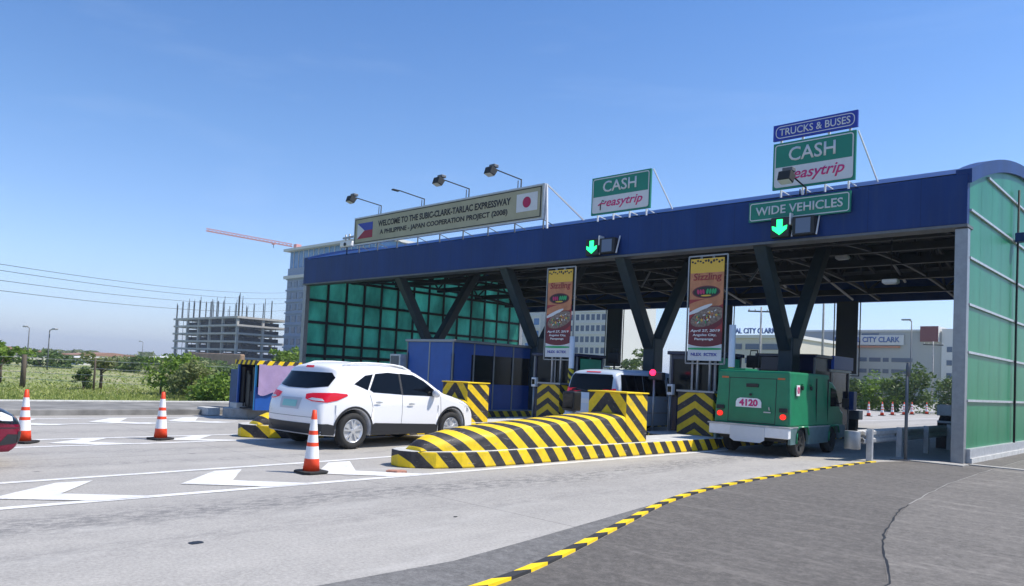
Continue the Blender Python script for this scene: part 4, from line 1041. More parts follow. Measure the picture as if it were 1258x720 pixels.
# ------------------------------------------------------------------ booths
def booth(label, x0, x1, y0, y1, z0, z1, body, group='toll booths', roof='navy', win_z=(1.15, 2.2), front_solid=False, green=False):
    t = thing('toll_booth', label, 'toll booth', ((x0+x1)/2, y0, z0), 0, group)
    b = MB(); b.box(x0, x1, y0, y1, z0, win_z[0], M[body]); b.box(x0, x1, y0, y1, win_z[1], z1-.1, M[body])
    if front_solid: b.box(x0, x1, y0, y0+(y1-y0)*.22, win_z[0], win_z[1], M[body])
    for x in (x0, x1-.08):
        for y in (y0, y1-.08): b.box(x, x+.08, y, y+.08, win_z[0], win_z[1], M[body])
    b.build('wall', t, world=True)
    b = MB(); b.box(x0-.08, x1+.08, y0-.08, y1+.08, z1-.1, z1, M[roof]); b.build('roof', t, world=True, bevel=.02)
    if green: b = MB(); b.box(x1+.008, x1+.02, y0+.15, y1-.1, z0+.9, z1-.15, M['gside']); b.build('green_side_panel', t, world=True)
    e = .03; ys_ = y0+(y1-y0)*.22+.002 if front_solid else y0+e
    b = MB(); b.box(x0+e, x1-e, ys_, y1-e, win_z[0], win_z[1], M['glasst']); b.build('window', t, world=True)
    b = MB(); n = max(2, int((y1-y0)/.95))
    for i in range(n+1):
        y = y0+(y1-y0)*i/n
        for x in (x0-.012, x1-.006): b.box(x, x+.018, y-.03, y+.03, z0, z1-.1, M['steel'])
    for i in range(3):
        x = x0+(x1-x0)*i/2; b.box(x-.03, x+.03, y0-.014, y0-.001, z0, z1-.1, M['steel'])
    b.build('frame', t, world=True)
    return t
booth('large bright blue toll booth behind the white car with dark side windows', -22.6, -20.05, 17.9, 22.0, .22, 2.70, 'bluebooth', front_solid=True, roof='steel')
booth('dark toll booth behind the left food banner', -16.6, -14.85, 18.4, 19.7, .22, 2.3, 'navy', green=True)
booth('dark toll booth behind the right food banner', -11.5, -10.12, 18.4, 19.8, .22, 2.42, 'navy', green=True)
t = booth('blue ended rear booth showing over the roof of the green truck', -11.1, -9.3, 22.9, 25.7, .22, 2.6, 'navy', win_z=(1.0, 2.1))
b = MB(); b.box(-9.29, -9.20, 24.15, 25.78, 2.2, 2.62, mat('bright blue header', (.02, .12, .62), .4)); b.build('blue_header', t, world=True)
b = MB(); b.box(-9.29, -9.24, 24.0, 25.75, 2.12, 2.19, M['galv']); b.build('header_trim', t, world=True)
# details around the rear booth
t = thing('bench_barrier', 'dark metal beam on short feet beyond the green truck', 'barrier', (-9.9, 26.3, .22)); 
b = MB(); b.box(-.7, .75, 0, .35, .38, .68, M['steel']); b.build('beam', t, bevel=.02)
for x in (-.5, .5):
    b = MB(); b.box(x-.12, x+.12, .05, .3, 0, .38, M['dark']); b.build('leg', t)
t = thing('meter_box', 'small blue metal box standing in front of the rear booth', 'utility box', (-9.35, 25.75, .22))
b = MB(); b.box(-.35, .2, 0, .3, .7, 1.3, M['bluebooth']); b.build('box', t, bevel=.02)
b = MB(); b.box(-.12, -.04, .1, .2, 0, .7, M['dark']); b.build('stand', t)
def monitor(label, x, y):
    t = thing('booth_monitor', label, 'monitor', (x, y, .22), 0, 'black monitors beside the booths')
    b = MB(); b.tube([(0, 0, 0), (0, 0, 2.0)], .03, M['dark'], 8); b.build('stand', t)
    b = MB(); b.box(-.2, .2, -.08, .08, 1.85, 2.2, M['black']); b.build('housing', t, bevel=.03)
    b = MB(); b.tube([(-.12, 0, 2.2), (-.1, 0, 2.34), (.1, 0, 2.34), (.12, 0, 2.2)], .02, M['black'], 6); b.build('handle', t)
monitor('black boxed monitor on a stand right of the green booth side above the truck', -10.0, 20.35)
monitor('black boxed monitor on a stand right of the green booth side above the van', -14.75, 20.2)
def bollard(label, x, y, h_):
    t = thing('height_post', label, 'post', (x, y, .22), 0, 'white posts right of the banners')
    b = MB(); b.tube([(0, 0, 0), (0, 0, h_)], .085, M['white'], 12); b.build('pole', t)
    b = MB(); b.tube([(0, 0, .9), (0, 0, h_*.62)], .09, M['bollx'], 12, cap=True); b.build('striped_sleeve', t)
bollard('white post with striped lower half right of the left food banner', -14.95, 18.25, 2.6)
bollard('white post with striped lower half right of the right food banner', -9.6, 18.28, 2.9)
t = thing('stop_lamp', 'lit red lamp on a dark box above the silver van bonnet', 'signal', (-11.5, 17.6, .22))
b = MB(); b.tube([(0, 0, 0), (0, 0, 1.4)], .03, M['steel'], 8); b.build('pole', t)
b = MB(); b.box(-.16, .28, -.05, .12, 1.38, 1.58, M['black']); b.build('box', t, bevel=.02)
b = MB(); bmesh.ops.create_uvsphere(b.bm, u_segments=14, v_segments=10, radius=.085); b.mats = [M['redlit']]; o = b.build('lamp', t); o.location = (0, -.08, 1.57)
for q in o.data.polygons: q.use_smooth = True
t = thing('sensor_unit', 'black boxed sensor unit with a white round base on the foreground striped island', 'sensor', (-10.72, 13.15, .27))
b = MB(); b.box(-.17, .17, -.12, .14, .55, .98, M['black']); b.build('housing', t, bevel=.03)
b = MB(); b.box(-.13, .13, -.128, -.122, .6, .93, M['glass']); b.build('screen', t)
b = MB(); b.lathe([(.10, 0), (.10, .4), (.17, .42), (.17, .48), (.1, .54)], (0, 0, 0), M['white'], 16); b.build('base', t)

t = thing('air_conditioner', 'pale grey box unit against the bright blue booth just above the white car roof', 'air conditioner', (-22.95, 17.6, 1.0), 0)
b = MB(); b.box(-.33, .3, 0, .5, .55, 1.12, M['galv']); b.build('housing', t, bevel=.02)
b = MB(); b.box(-.26, .22, -.012, -.002, .62, 1.05, M['dsteel']); b.build('grille', t)
b = MB(); b.box(-.25, -.2, .05, .45, -.78, .55, M['dark']); b.box(.2, .25, .05, .45, -.78, .55, M['dark']); b.build('stand', t)
# small guard hut on the left island
t = thing('guard_hut', 'small blue hut with a striped roof edge and a purple cloth on its side', 'hut', (-19.65, 10.05, .27))
b = MB()
b.box(-.55, -.50, 0, 1.25, 0, 1.22, M['navy']); b.box(-.50, .5, 1.2, 1.25, 0, 1.22, M['navy']); b.box(.5, .55, 0, 1.25, 0, .62, M['bluebooth']); b.box(.46, .5, -.01, .04, 0, 1.22, M['cyan']); b.box(-.5, .46, .0, 1.2, 0, .04, M['black'])
b.box(-.52, -.46, -.01, .04, 0, 1.22, M['bluebooth']); b.build('wall', t)
b = MB(); b.box(-.60, .60, -.06, 1.32, 1.22, 1.34, M['yel'], mt={'-y': M['hutx'], '+x': M['huty'], '-x': M['huty'], '+z': M['tgrey']}); b.build('roof', t)
b = MB(); n = 14; vs = []; fs = []
for i in range(n+1):
    for j in range(9):
        y = .03+1.22*i/n; z = 1.24-.80*j/8-.05*math.sin(i*.9)*(j/8); vs.append((.60+.018*math.sin(i*1.3+j*.3)*(.3+j/8), y, z))
for i in range(n):
    for j in range(8): a = i*9+j; fs.append((a, a+9, a+10, a+1))
b.faces(vs, fs, M['purple'], True); b.build('cloth', t, normals=False)
b = MB()
for k in range(5): b.box(-.44+k*.17, -.30+k*.17, .08+.05*(k % 2), .12+.05*(k % 2), .06, 1.15-.1*(k % 3), M['black'])
b.build('dark_tarp', t)
b = MB(); b.box(-.1, .32, .1, .5, .04, .5, M['rubber']); b.build('seat', t, bevel=.04)
tag(MB().box(-22.55, -21.65, 11.0, 11.06, .02, 1.32, mat('faded blue sheet', (.02, .07, .19), .5, var=.25, scale=3)).build('blue_panel', bevel=.01, loc=(-22.1, 11, 0)), 'tall blue sheet panel standing left of the purple draped hut', 'panel')
tag(MB().box(-20.35, -19.95, 9.95, 10.25, .272, .42, M['concw']).build('concrete_brick', bevel=.01, loc=(-20.1, 10, .27)), 'pale concrete brick on the island nose in front of the hut', 'brick')
tag(MB().box(-21.6, -20.9, 9.6, 9.95, 0.01, .22, M['concw']).build('concrete_brick', bevel=.01, loc=(-21.2, 9.8, 0)), 'loose grey concrete block on the road left of the hut', 'brick')
tag(MB().box(-17.7, -16.9, 11.2, 11.3, .02, .9, M['steel']).build('grey_panel', bevel=.01, loc=(-17.3, 11.2, 0)), 'grey board leaning behind the roof of the white car', 'panel') if 0 else None

# ------------------------------------------------------------------ guard rail and roadside bits at the right
t = thing('guard_rail', 'galvanised guard rail with a square end box beside the grey corner post', 'guard rail', (-6, 17.4, 0))
def wbeam(b, y0, y1, x, zc, m):
    pr = [(-.155, 0), (-.12, .05), (-.05, .05), (-.02, 0), (.02, 0), (.05, .05), (.12, .05), (.155, 0)]
    A = [b.bm.verts.new((x+d, y0, zc+z)) for z, d in pr]; B = [b.bm.verts.new((x+d, y1, zc+z)) for z, d in pr]; k = b.slot(m)
    for i in range(len(pr)-1): b.bm.faces.new((A[i], A[i+1], B[i+1], B[i])).material_index = k
b = MB(); wbeam(b, 17.75, 28, -6.1, .53, M['galv']); b.build('rail', t, world=True, normals=False)
b = MB(); wbeam(b, 17.75, 28, -6.22, .53, M['galv']); b.build('rail', t, world=True, normals=False)
b = MB(); b.lathe([(.17, .26), (.17, .66)], (-6.26, 17.62, 0), M['steel'], 20); b.build('end_terminal', t, world=True, bevel=.01)
for y in (17.95, 20.0, 22.2, 24.4, 26.6):
    b = MB(); b.box(-6.06, -5.94, y-.05, y+.05, 0, .72, M['galv']); b.build('post', t, world=True)
t = thing('steel_pole', 'slim grey steel pole at the road edge between the guard rail and corner post', 'pole', (-5.58, 19.05, 0))
b = MB(); b.tube([(0, 0, 0), (0, 0, 2.2)], .035, M['dsteel'], 10); b.build('pole', t)
b = MB(); b.box(-.1, .1, -.1, .1, .012, .03, M['steel']); b.build('base_plate', t)
b = MB(); b.tube([(.02, .0, 1.95), (.02, .0, 2.26)], .045, M['dsteel'], 10); b.build('cap', t)
t = thing('roadside_unit', 'grey box over a black drum standing behind the grey corner post', 'utility box', (-6.3, 25, 0))
b = MB(); b.box(-.15, .5, -.2, .25, .95, 1.27, M['galv']); b.build('box', t, bevel=.02)
b = MB(); b.lathe([(.2, .35), (.27, .45), (.27, .72), (.2, .95)], (.1, 0, 0), M['rubber'], 18); b.build('drum', t)
b = MB(); b.lathe([(.275, .74), (.275, .80)], (.1, 0, 0), M['white'], 18); b.build('band', t)
b = MB(); b.box(-.15, .35, -.2, .2, 0, .35, M['black']); b.build('foot', t)

# small kit on the booths: card reader posts and queue-side hand rails
def reader(label, x, y):
    t = thing('card_reader', label, 'card reader', (x, y, .22), 0, 'card reader posts beside the booths')
    b = MB(); b.tube([(0, 0, 0), (0, 0, 1.0)], .035, M['steel'], 8); b.build('post', t)
    b = MB(); b.box(-.09, .09, -.06, .08, .98, 1.28, M['white']); b.build('housing', t, bevel=.02)
    b = MB(); b.box(-.06, .06, -.068, -.062, 1.06, 1.22, M['glass']); b.build('screen', t)
reader('white card reader on a post beside the booth behind the right food banner', -11.35, 18.2)
reader('white card reader on a post beside the booth behind the left food banner', -16.4, 18.2)
# ------------------------------------------------------------------ traffic cones
def cone_proto(label, loc, group):
    t = thing('traffic_cone', label, 'traffic cone', loc, 0, group)
    b = MB(); b.prism([(-.2, -.14), (-.14, -.2), (.14, -.2), (.2, -.14), (.2, .14), (.14, .2), (-.14, .2), (-.2, .14)], .005, .035, M['rubber']); b.build('base', t, bevel=.006)
    Ht = .9; r = lambda z: .125-(.125-.03)*(z/Ht)
    zs = [(.035, 'orange'), (.21, 'cwhite'), (.385, 'orange'), (.44, 'cwhite'), (.55, 'orange'), (.61, 'cwhite'), (.77, 'orange'), (.9, 'orange')]
    prof = []; mats = []
    for i, (z, m) in enumerate(zs):
        prof.append((r(z), z))
        if i < len(zs)-1: mats.append(M[m])
    prof.append((.02, .905)); mats.append(M['orange'])
    b = MB(); b.lathe(prof, (0, 0, 0), None, 28, mats=mats); b.build('cone_body', t)
    return t
GC = 'orange traffic cones in front of the toll islands'
c0 = cone_proto('orange cone on the white chevrons in front of the foreground striped island', (-9.69, 6.03, .005), GC)
dup(c0, (-14.9, 5.95, .005), 'orange cone standing alone on the road left of the white car', .3)
dup(c0, (-15.0, 3.70, .005), 'orange cone behind the maroon car nose at the left edge', .8)
GR = 'row of small cones beyond the toll plaza'
lb = ['first cone of the far row, next to the green truck', 'second cone of the far row from the truck', 'third cone of the far row from the truck', 'fourth cone of the far row from the truck', 'fifth cone of the far row, left of the steel pole', 'sixth cone of the far row, touching the steel pole', 'farthest cone of the row, right of the steel pole']
pos = [(-16.75, 46.5), (-16.8, 49.9), (-17.0, 53), (-17.3, 56), (-17.3, 58.5), (-17.5, 61), (-17.6, 65)]
c1 = None
for i, (p, l_) in enumerate(zip(pos, lb)):
    c = dup(c0, (p[0], p[1], .005), l_); c['group'] = GR

# ------------------------------------------------------------------ vehicles
def arc(cx, cz, r, a0, a1, n): return [(cx+r*math.cos(R(a0+(a1-a0)*i/n)), cz+r*math.sin(R(a0+(a1-a0)*i/n))) for i in range(n+1)]
class Car:
    """shell grown from a side profile: top outline points (rear to front) and a bottom edge with wheel arches.
       local x forward from the tail, y to the left, z up"""
    def __init__(s, root, top, zb, wheels, ra, hw, belt, tumble, r=.16, p=2.6, paint=None, nose_in=.0):
        s.root, s.hw, s.belt, s.tumble = root, hw, belt, tumble
        bm = bmesh.new(); s.H = max(z for x, z in top)
        T = [Vector(q) for q in top]; L = []
        for a, b in zip(T, T[1:]):
            n = max(1, int((b-a).length/.05))
            for i in range(n): L.append(a.lerp(b, i/n))
        L.append(T[-1])
        for _ in range(4): L = [L[0]]+[(L[i-1]+L[i]*2+L[i+1])/4 for i in range(1, len(L)-1)]+[L[-1]]
        rad = [r]*len(L)
        for k in range(4): rad[k] = rad[-1-k] = .03+(r-.03)*k/4
        bot = []
        for cx, cz in sorted(wheels, reverse=True):
            h_ = math.sqrt(max(0, ra**2-(zb-cz)**2)); a0 = math.degrees(math.asin((zb-cz)/ra))
            bot += [Vector(q) for q in arc(cx, cz, ra, a0, 180-a0, 18)]
        # fill straight runs
        full = [L[-1]]+bot+[L[0]]; B = []
        for a, b in zip(full, full[1:]):
            n = max(1, int((b-a).length/.08))
            for i in range(n): B.append(a.lerp(b, i/n))
        P = L+B[1:]; rad += [.02]*len(B[1:]); N = len(P); s.P = P
        nr = []
        for i in range(N):
            d = P[(i+1) % N]-P[i-1]; d.normalize(); nr.append(Vector((d.y, -d.x)))  # inward for clockwise order
        xa, xb = min(q.x for q in P), max(q.x for q in P)
        rings = []
        for k in range(8):
            t = math.sin(k/7*math.pi/2) if k < 7 else 1; t = 1-math.cos(k/7*math.pi/2)
            Q = [P[i]+nr[i]*rad[i]*t for i in range(N)]
            for _ in range(int(k*1.2)):
                Q = [(Q[i-1]+Q[i]*4+Q[(i+1) % N])/6 if i < len(L) and i > 0 else Q[i] for i in range(N)]
            y = (max(0, 1-(1-t)**p))**(1/p)
            rings.append([(q.x, y*s.W(q.x, q.y), q.y) for q in Q])
        last = [Vector((x, z)) for x, y, z in rings[-1]]
        zm = zb+.42*(s.belt-zb)+.12
        zm = s.belt-.22
        for k in range(1, 6):
            t = k/6 if k < 5 else 1; ring = []
            for q in last:
                c = Vector((min(xb-.35, max(xa+.3, q.x)), zm)); v = q.lerp(c, t); ring.append((v.x, s.W(v.x, v.y), v.y))
            rings.append(ring)
        for sg in (1, -1):
            V = [[bm.verts.new((x, sg*y, z)) for x, y, z in g] for g in rings]
            for A, B_ in zip(V, V[1:]):
                for i in range(N):
                    j = (i+1) % N; f = (A[i], A[j], B_[j], B_[i])
                    try: q = bm.faces.new(f if sg > 0 else f[::-1]); q.smooth = True
                    except ValueError: pass
        bmesh.ops.remove_doubles(bm, verts=bm.verts, dist=.0008)
        bmesh.ops.recalc_face_normals(bm, faces=bm.faces)
        s.bvh = BVHTree.FromBMesh(bm)
        me = bpy.data.meshes.new('body'); bm.to_mesh(me); bm.free(); me.materials.append(paint)
        o = bpy.data.objects.new('body', me); C.objects.link(o); o.parent = root; s.body = o
        # dark inner floor pan so the arches read black
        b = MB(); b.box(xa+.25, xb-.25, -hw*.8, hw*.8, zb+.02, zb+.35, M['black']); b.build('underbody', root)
    def W(s, x, z):
        w_ = s.hw*(1-.035*((z-.75)/.6)**2 if z < s.belt else 1-.035*((s.belt-.75)/.6)**2)
        if z > s.belt: w_ -= (z-s.belt)*s.tumble
        xa, xb = s.P[0].x if hasattr(s, 'P') else 0, 4.4
        u = x/s.length if hasattr(s, 'length') else x/4.4
        w_ *= 1-.11*max(0, (.22-u)/.22)**2.2-.16*max(0, (u-.76)/.24)**2.2
        return w_
    def patch(s, name, poly, side, m, off=.005, res=.06, parent=None, hide=0, thick=0):
        """skin patch: poly in (x,z) for side 'l'/'r', in (y,z) for 'rear'/'front', in (x,y) for 'top'"""
        bm = bmesh.new()
        def P3(u, v):
            if side in ('dr', 'dl'): g = -1 if side == 'dr' else 1; return (.707*u-2.1, g*(.707*u+2.1), v)
            return {'l': (u, 3, v), 'r': (u, -3, v), 'rear': (-3, u, v), 'front': (9, u, v), 'top': (u, v, 4)}[side]
        D = Vector({'dr': (.707, .707, 0), 'dl': (.707, -.707, 0), 'l': (0, -1, 0), 'r': (0, 1, 0), 'rear': (1, 0, 0), 'front': (-1, 0, 0), 'top': (0, 0, -1)}[side])
        f = bm.faces.new([bm.verts.new(P3(u, v)) for u, v in poly])
        bmesh.ops.triangulate(bm, faces=[f])
        for _ in range(6):
            e = [e for e in bm.edges if e.calc_length() > res]
            if not e: break
            bmesh.ops.subdivide_edges(bm, edges=e, cuts=1); bmesh.ops.triangulate(bm, faces=[f for f in bm.faces if len(f.verts) > 3])
        for v in bm.verts:
            hit = s.bvh.ray_cast(v.co, D)
            if hit[0] is None: hit = s.bvh.find_nearest(v.co+D*(3-s.hw if side in 'lr' else 2.7))
            n = hit[1]; n = n if n.dot(D) < 0 else -n
            v.co = hit[0]+n*off
        for q in bm.faces: q.smooth = True
        bmesh.ops.recalc_face_normals(bm, faces=bm.faces)
        me = bpy.data.meshes.new(name); bm.to_mesh(me); bm.free(); me.materials.append(m)
        o = bpy.data.objects.new(name, me); C.objects.link(o); o.parent = parent or s.root
        return o
    def both(s, name, poly, m, **k): return [s.patch(name, poly, sd, m, **k) for sd in ('l', 'r')]
    def seam(s, pts, w_=.007, off=.003):
        """thin dark door gap following points in side view"""
        poly = []
        for i, p in enumerate(pts):
            d = Vector(pts[min(i+1, len(pts)-1)])-Vector(pts[max(i-1, 0)]); d.normalize(); n = Vector((d.y, -d.x))*w_/2; poly.append((p[0]+n.x, p[1]+n.y))
        for i in range(len(pts)-1, -1, -1):
            p = pts[i]; d = Vector(pts[min(i+1, len(pts)-1)])-Vector(pts[max(i-1, 0)]); d.normalize(); n = Vector((d.y, -d.x))*w_/2; poly.append((p[0]-n.x, p[1]-n.y))
        s.both('door_seam', poly, M['cladb'], off=off, res=.12)
def wheel(root, x, y, r, wd, spokes=5, alloy='alloy', side=1):
    """tyre and rim as sub-parts of a hub drum"""
    b = MB(); b.lathe([(r*.3, -wd*.3), (r*.62, -wd*.3), (r*.62, wd*.12), (r*.3, wd*.12)], (0, 0, 0), M['black'], 20, 'y'); hub = b.build('wheel', root)
    hub.location = (x, y, r); hub.rotation_euler = (0, 0, 0 if side > 0 else math.pi)
    b = MB(); h_ = wd/2
    b.lathe([(r*.64, -h_), (r*.9, -h_), (r*.985, -h_*.7), (r, -h_*.3), (r, h_*.3), (r*.985, h_*.7), (r*.9, h_), (r*.7, h_*.96), (r*.64, h_*.7), (r*.64, -h_)], (0, 0, 0), M['rubber'], 36, 'y'); b.build('tyre', hub)
    b = MB(); b.lathe([(r*.64, h_*.55), (r*.66, h_*.86), (r*.62, h_*.86), (r*.56, h_*.45)], (0, 0, 0), M[alloy], 36, 'y')
    for k in range(spokes):
        a = 2*math.pi*k/spokes+.3
        for da in ((-.13, .13) if spokes == 5 else (0,)):
            p = Vector((math.cos(a+da*.4)*r*.12, h_*.72, math.sin(a+da*.4)*r*.12)); q = Vector((math.cos(a+da*1.6)*r*.6, h_*.66, math.sin(a+da*1.6)*r*.6))
            b.bar(p, q, r*.075, r*.10, M[alloy])
    b.lathe([(r*.16, h_*.6), (r*.16, h_*.82), (r*.1, h_*.86)], (0, 0, 0), M[alloy], 16, 'y'); b.build('rim', hub)
def ringpoly(cx, cz, r0, r1, a0, a1, n=14): return arc(cx, cz, r1, a0, a1, n)+arc(cx, cz, r0, a1, a0, n)

# white suv
HD = R(4)
def place(root, x, y, a): root.location = (x, y, 0); root.rotation_euler = (0, 0, R(90)+a)
t = thing('white_suv', 'white compact suv with black lower cladding seen from behind in the lane', 'car'); place(t, -12.98, 7.5, HD)
top = [(.14, .26), (.06, .36), (.0, .56), (.02, .80), (.08, .98), (.15, 1.08), (.30, 1.26), (.46, 1.48), (.40, 1.56), (.75, 1.62), (1.35, 1.655), (2.0, 1.645), (2.55, 1.57), (2.95, 1.37), (3.32, 1.13), (3.75, 1.04), (4.12, .93), (4.32, .77), (4.39, .58), (4.38, .40), (4.28, .26)]
Car.length = 4.4
c = Car(t, top, .24, [(.86, .345), (3.50, .345)], .40, .91, 1.05, .34, r=.17, paint=M['carw'])
c.both('side_window', [(1.22, 1.13), (1.30, 1.08), (2.02, 1.045), (2.02, 1.46), (1.75, 1.475), (1.42, 1.44)], M['glass'])
c.both('side_window', [(2.07, 1.04), (3.10, 1.015), (2.95, 1.16), (2.70, 1.33), (2.42, 1.445), (2.07, 1.465)], M['glass'])
c.both('quarter_window', [(.86, 1.23), (1.17, 1.12), (1.36, 1.43), (1.16, 1.40)], M['glass'])
c.patch('rear_window', [(-.76, 1.17), (-.3, 1.12), (.3, 1.12), (.76, 1.17), (.76, 1.34), (.66, 1.43), (-.66, 1.43), (-.76, 1.34)], 'rear', M['glass'])
c.patch('windshield', [(2.62, -.52), (3.26, -.66), (3.32, -.4), (3.34, 0), (3.32, .4), (3.26, .66), (2.62, .52)], 'top', M['glass'])
# lower black cladding
for sd in ('l', 'r'):
    c.patch('side_cladding', [(1.27, .26), (3.08, .26), (3.08, .38), (3.0, .44), (1.36, .49), (1.30, .46)], sd, M['cladb'], off=.012)
    for cx in (.86, 3.50): c.patch('arch_cladding', ringpoly(cx, .345, .425, .47, -6, 186, 20), sd, M['cladb'], off=.012, res=.04)
    c.patch('bumper_cladding', [(.09, .29), (.43, .27), (.43, .40), (.40, .46), (.28, .485), (.03, .485)], sd, M['cladb'], off=.010)
    c.patch('door_handle', [(1.34, .875), (1.42, .865), (1.5, .875), (1.52, .895), (1.42, .91), (1.34, .9)], sd, M['galv'], off=.03, res=.03)
    c.patch('door_handle', [(2.2, .845), (2.28, .835), (2.36, .845), (2.38, .865), (2.28, .88), (2.2, .87)], sd, M['galv'], off=.03, res=.03)
    c.patch('headlight', [(3.72, .90), (4.05, .80), (4.25, .70), (4.25, .80), (4.05, .91), (3.8, .97)], sd, M['swhite'], off=.006)
for sd in ('dl', 'dr'):
    c.patch('tail_light', [(.36, .93), (.50, .89), (.78, .88), (.95, .92), (1.12, 1.01), (1.10, 1.04), (.9, 1.06), (.5, 1.04), (.36, 1.015)], sd, M['tail'], off=.010, res=.035)
    c.patch('reverse_lens', [(.42, .925), (.52, .905), (.74, .90), (.70, .94), (.5, .955)], sd, M['swhite'], off=.014, res=.035)
c.patch('bumper_cladding', [(-.86, .29), (.86, .29), (.86, .485), (-.86, .485)], 'rear', M['cladb'], off=.010)
c.patch('number_plate', [(-.22, .77), (.22, .77), (.22, .89), (-.22, .89)], 'rear', M['plate'], off=.012)
c.patch('plate_recess_shade', [(-.30, .73), (.30, .73), (.33, .94), (-.33, .94)], 'rear', mat('recess shade grey', (.5, .5, .52), .3), off=.005)  # shade of the plate recess painted as a greyer patch of body colour
c.patch('brake_light', [(-.13, 1.515), (.13, 1.515), (.12, 1.55), (-.12, 1.55)], 'rear', M['tail'], off=.01)
c.patch('grille', [(-.42, .34), (.42, .34), (.5, .62), (-.5, .62)], 'front', M['cladb'], off=.006)
c.seam([(1.26, .56), (1.30, .80), (1.20, 1.08)]); c.seam([(2.045, .28), (2.06, .7), (2.045, 1.04)]); c.seam([(3.10, .32), (3.16, .7), (3.13, 1.02)])
c.both('window_trim', [(2.02, 1.045), (2.07, 1.04), (2.07, 1.465), (2.02, 1.46)], M['cladb'], off=.004)
c.patch('tailgate_seam', [(-.74, .595), (.74, .595), (.74, .602), (-.74, .602)], 'rear', M['cladb'], off=.003)
for sg in (1, -1):
    b = MB(); pts = []
    for i in range(9):
        x = .75+1.75*i/8; h_ = c.bvh.ray_cast(Vector((x, sg*.60, 3)), Vector((0, 0, -1)))[0]; pts.append((x, sg*.60, h_.z+(.05 if 0 < i < 8 else .0)))
    b.tube(pts, .02, M['carw'], 8); b.build('roof_rail', t)
    b = MB(); bmesh.ops.create_uvsphere(b.bm, u_segments=14, v_segments=8, radius=1); bmesh.ops.scale(b.bm, vec=(.07, .11, .085), verts=b.bm.verts); b.mats = [M['carw']]
    for f_ in b.bm.faces: f_.smooth = True
    o = b.build('mirror', t); o.location = (2.92, sg*.985, 1.08)
    b = MB(); b.box(2.90, 2.96, *sorted((sg*.80, sg*.93)), 1.03, 1.08, M['cladb']); b.build('mirror_arm', t)
    wheel(t, .86, sg*.80, .345, .225, 5, side=sg); wheel(t, 3.50, sg*.80, .345, .225, 5, side=sg)

# silver van
t = thing('silver_van', 'silver blue passenger van stopped at the booth behind the crash block', 'van'); place(t, -13.15, 16.78, 0)
top = [(.12, .30), (.02, .36), (0, .62), (.03, .95), (.08, 1.2), (.20, 1.68), (.34, 1.79), (.9, 1.84), (2.0, 1.86), (3.0, 1.85), (3.55, 1.78), (4.0, 1.50), (4.38, 1.18), (4.75, 1.02), (4.98, .82), (5.05, .5), (4.98, .28)]
Car.length = 5.1
c = Car(t, top, .26, [(.95, .34), (4.15, .34)], .39, .94, 1.12, .20, r=.13, p=3.4, paint=M['silver'])
c.patch('rear_window', [(-.76, 1.16), (.76, 1.16), (.72, 1.6), (.66, 1.68), (-.66, 1.68), (-.72, 1.6)], 'rear', M['glass'])
for a_, b_ in ((.42, 1.46), (1.475, 2.62)): c.both('side_window', [(a_, 1.12), (b_, 1.12), (b_, 1.69), (a_+(.06 if a_ < 1 else 0), 1.69)], M['glass'])
c.both('front_window', [(2.75, 1.12), (3.95, 1.10), (3.8, 1.3), (3.5, 1.6), (3.3, 1.67), (2.78, 1.67)], M['glass'])
c.patch('windshield', [(3.62, -.6), (4.30, -.72), (4.36, 0), (4.30, .72), (3.62, .6), (3.56, 0)], 'top', M['glass'])
c.patch('brake_light', [(-.25, 1.725), (.25, 1.725), (.25, 1.75), (-.25, 1.75)], 'rear', M['tail'], off=.01)
c.patch('number_plate', [(-.22, .86), (.22, .86), (.22, .99), (-.22, .99)], 'rear', M['swhite'], off=.012)
for sd, y in (('l', .78), ('r', -.78)): c.patch('tail_light', [(.02, .80), (.16, .80), (.22, 1.3), (.1, 1.3)], sd, M['tail'], off=.008)
c.seam([(1.38, .3), (1.38, 1.7)]); c.seam([(2.68, .3), (2.7, 1.7)]); c.seam([(3.78, .5), (3.85, 1.1)])
c.both('door_handle', [(2.45, .98), (2.62, .98), (2.62, 1.02), (2.45, 1.02)], M['galv'], off=.03, res=.03)
c.both('headlight', [(4.62, .80), (4.95, .74), (4.9, .92), (4.66, 1.0)], M['swhite'])
c.both('side_moulding', [(1.45, .62), (3.7, .62), (3.7, .66), (1.45, .66)], M['galv'], off=.01)
c.patch('rear_wiper', [(-.03, 1.18), (.4, 1.24), (.4, 1.255), (-.03, 1.2)], 'rear', M['cladb'], off=.02)
for sg in (1, -1):
    b = MB(); b.box(3.86, 3.96, *sorted((sg*1.0, sg*1.16)), 1.14, 1.36, M['cladb']); b.build('mirror', t, bevel=.03)
    b = MB(); b.box(3.88, 3.93, *sorted((sg*.82, sg*1.0)), 1.16, 1.2, M['cladb']); b.build('mirror_arm', t)
    wheel(t, .95, sg*.82, .335, .215, 6, side=sg); wheel(t, 4.15, sg*.82, .335, .215, 6, side=sg)

# maroon sedan, its nose entering the frame at the left
t = thing('maroon_sedan', 'maroon car nose with clear headlight entering at the left edge', 'car'); place(t, -12.62, -1.47, R(0))
top = [(.10, .30), (.02, .42), (0, .7), (.06, .95), (.5, 1.0), (.95, 1.28), (1.4, 1.42), (2.1, 1.44), (2.6, 1.36), (3.2, 1.02), (3.6, .92), (4.1, .83), (4.36, .70), (4.46, .52), (4.44, .34), (4.32, .20)]
Car.length = 4.5
c = Car(t, top, .20, [(.85, .31), (3.45, .31)], .365, .87, .92, .42, r=.16, p=2.6, paint=M['maroon'])
c.both('side_window', [(1.0, .97), (2.0, .95), (2.0, 1.33), (1.4, 1.33)], M['glass']); c.both('side_window', [(2.06, .95), (3.0, .94), (2.5, 1.25), (2.06, 1.33)], M['glass'])
c.patch('rear_window', [(-.55, 1.03), (.55, 1.03), (.5, 1.3), (-.5, 1.3)], 'rear', M['glass'])
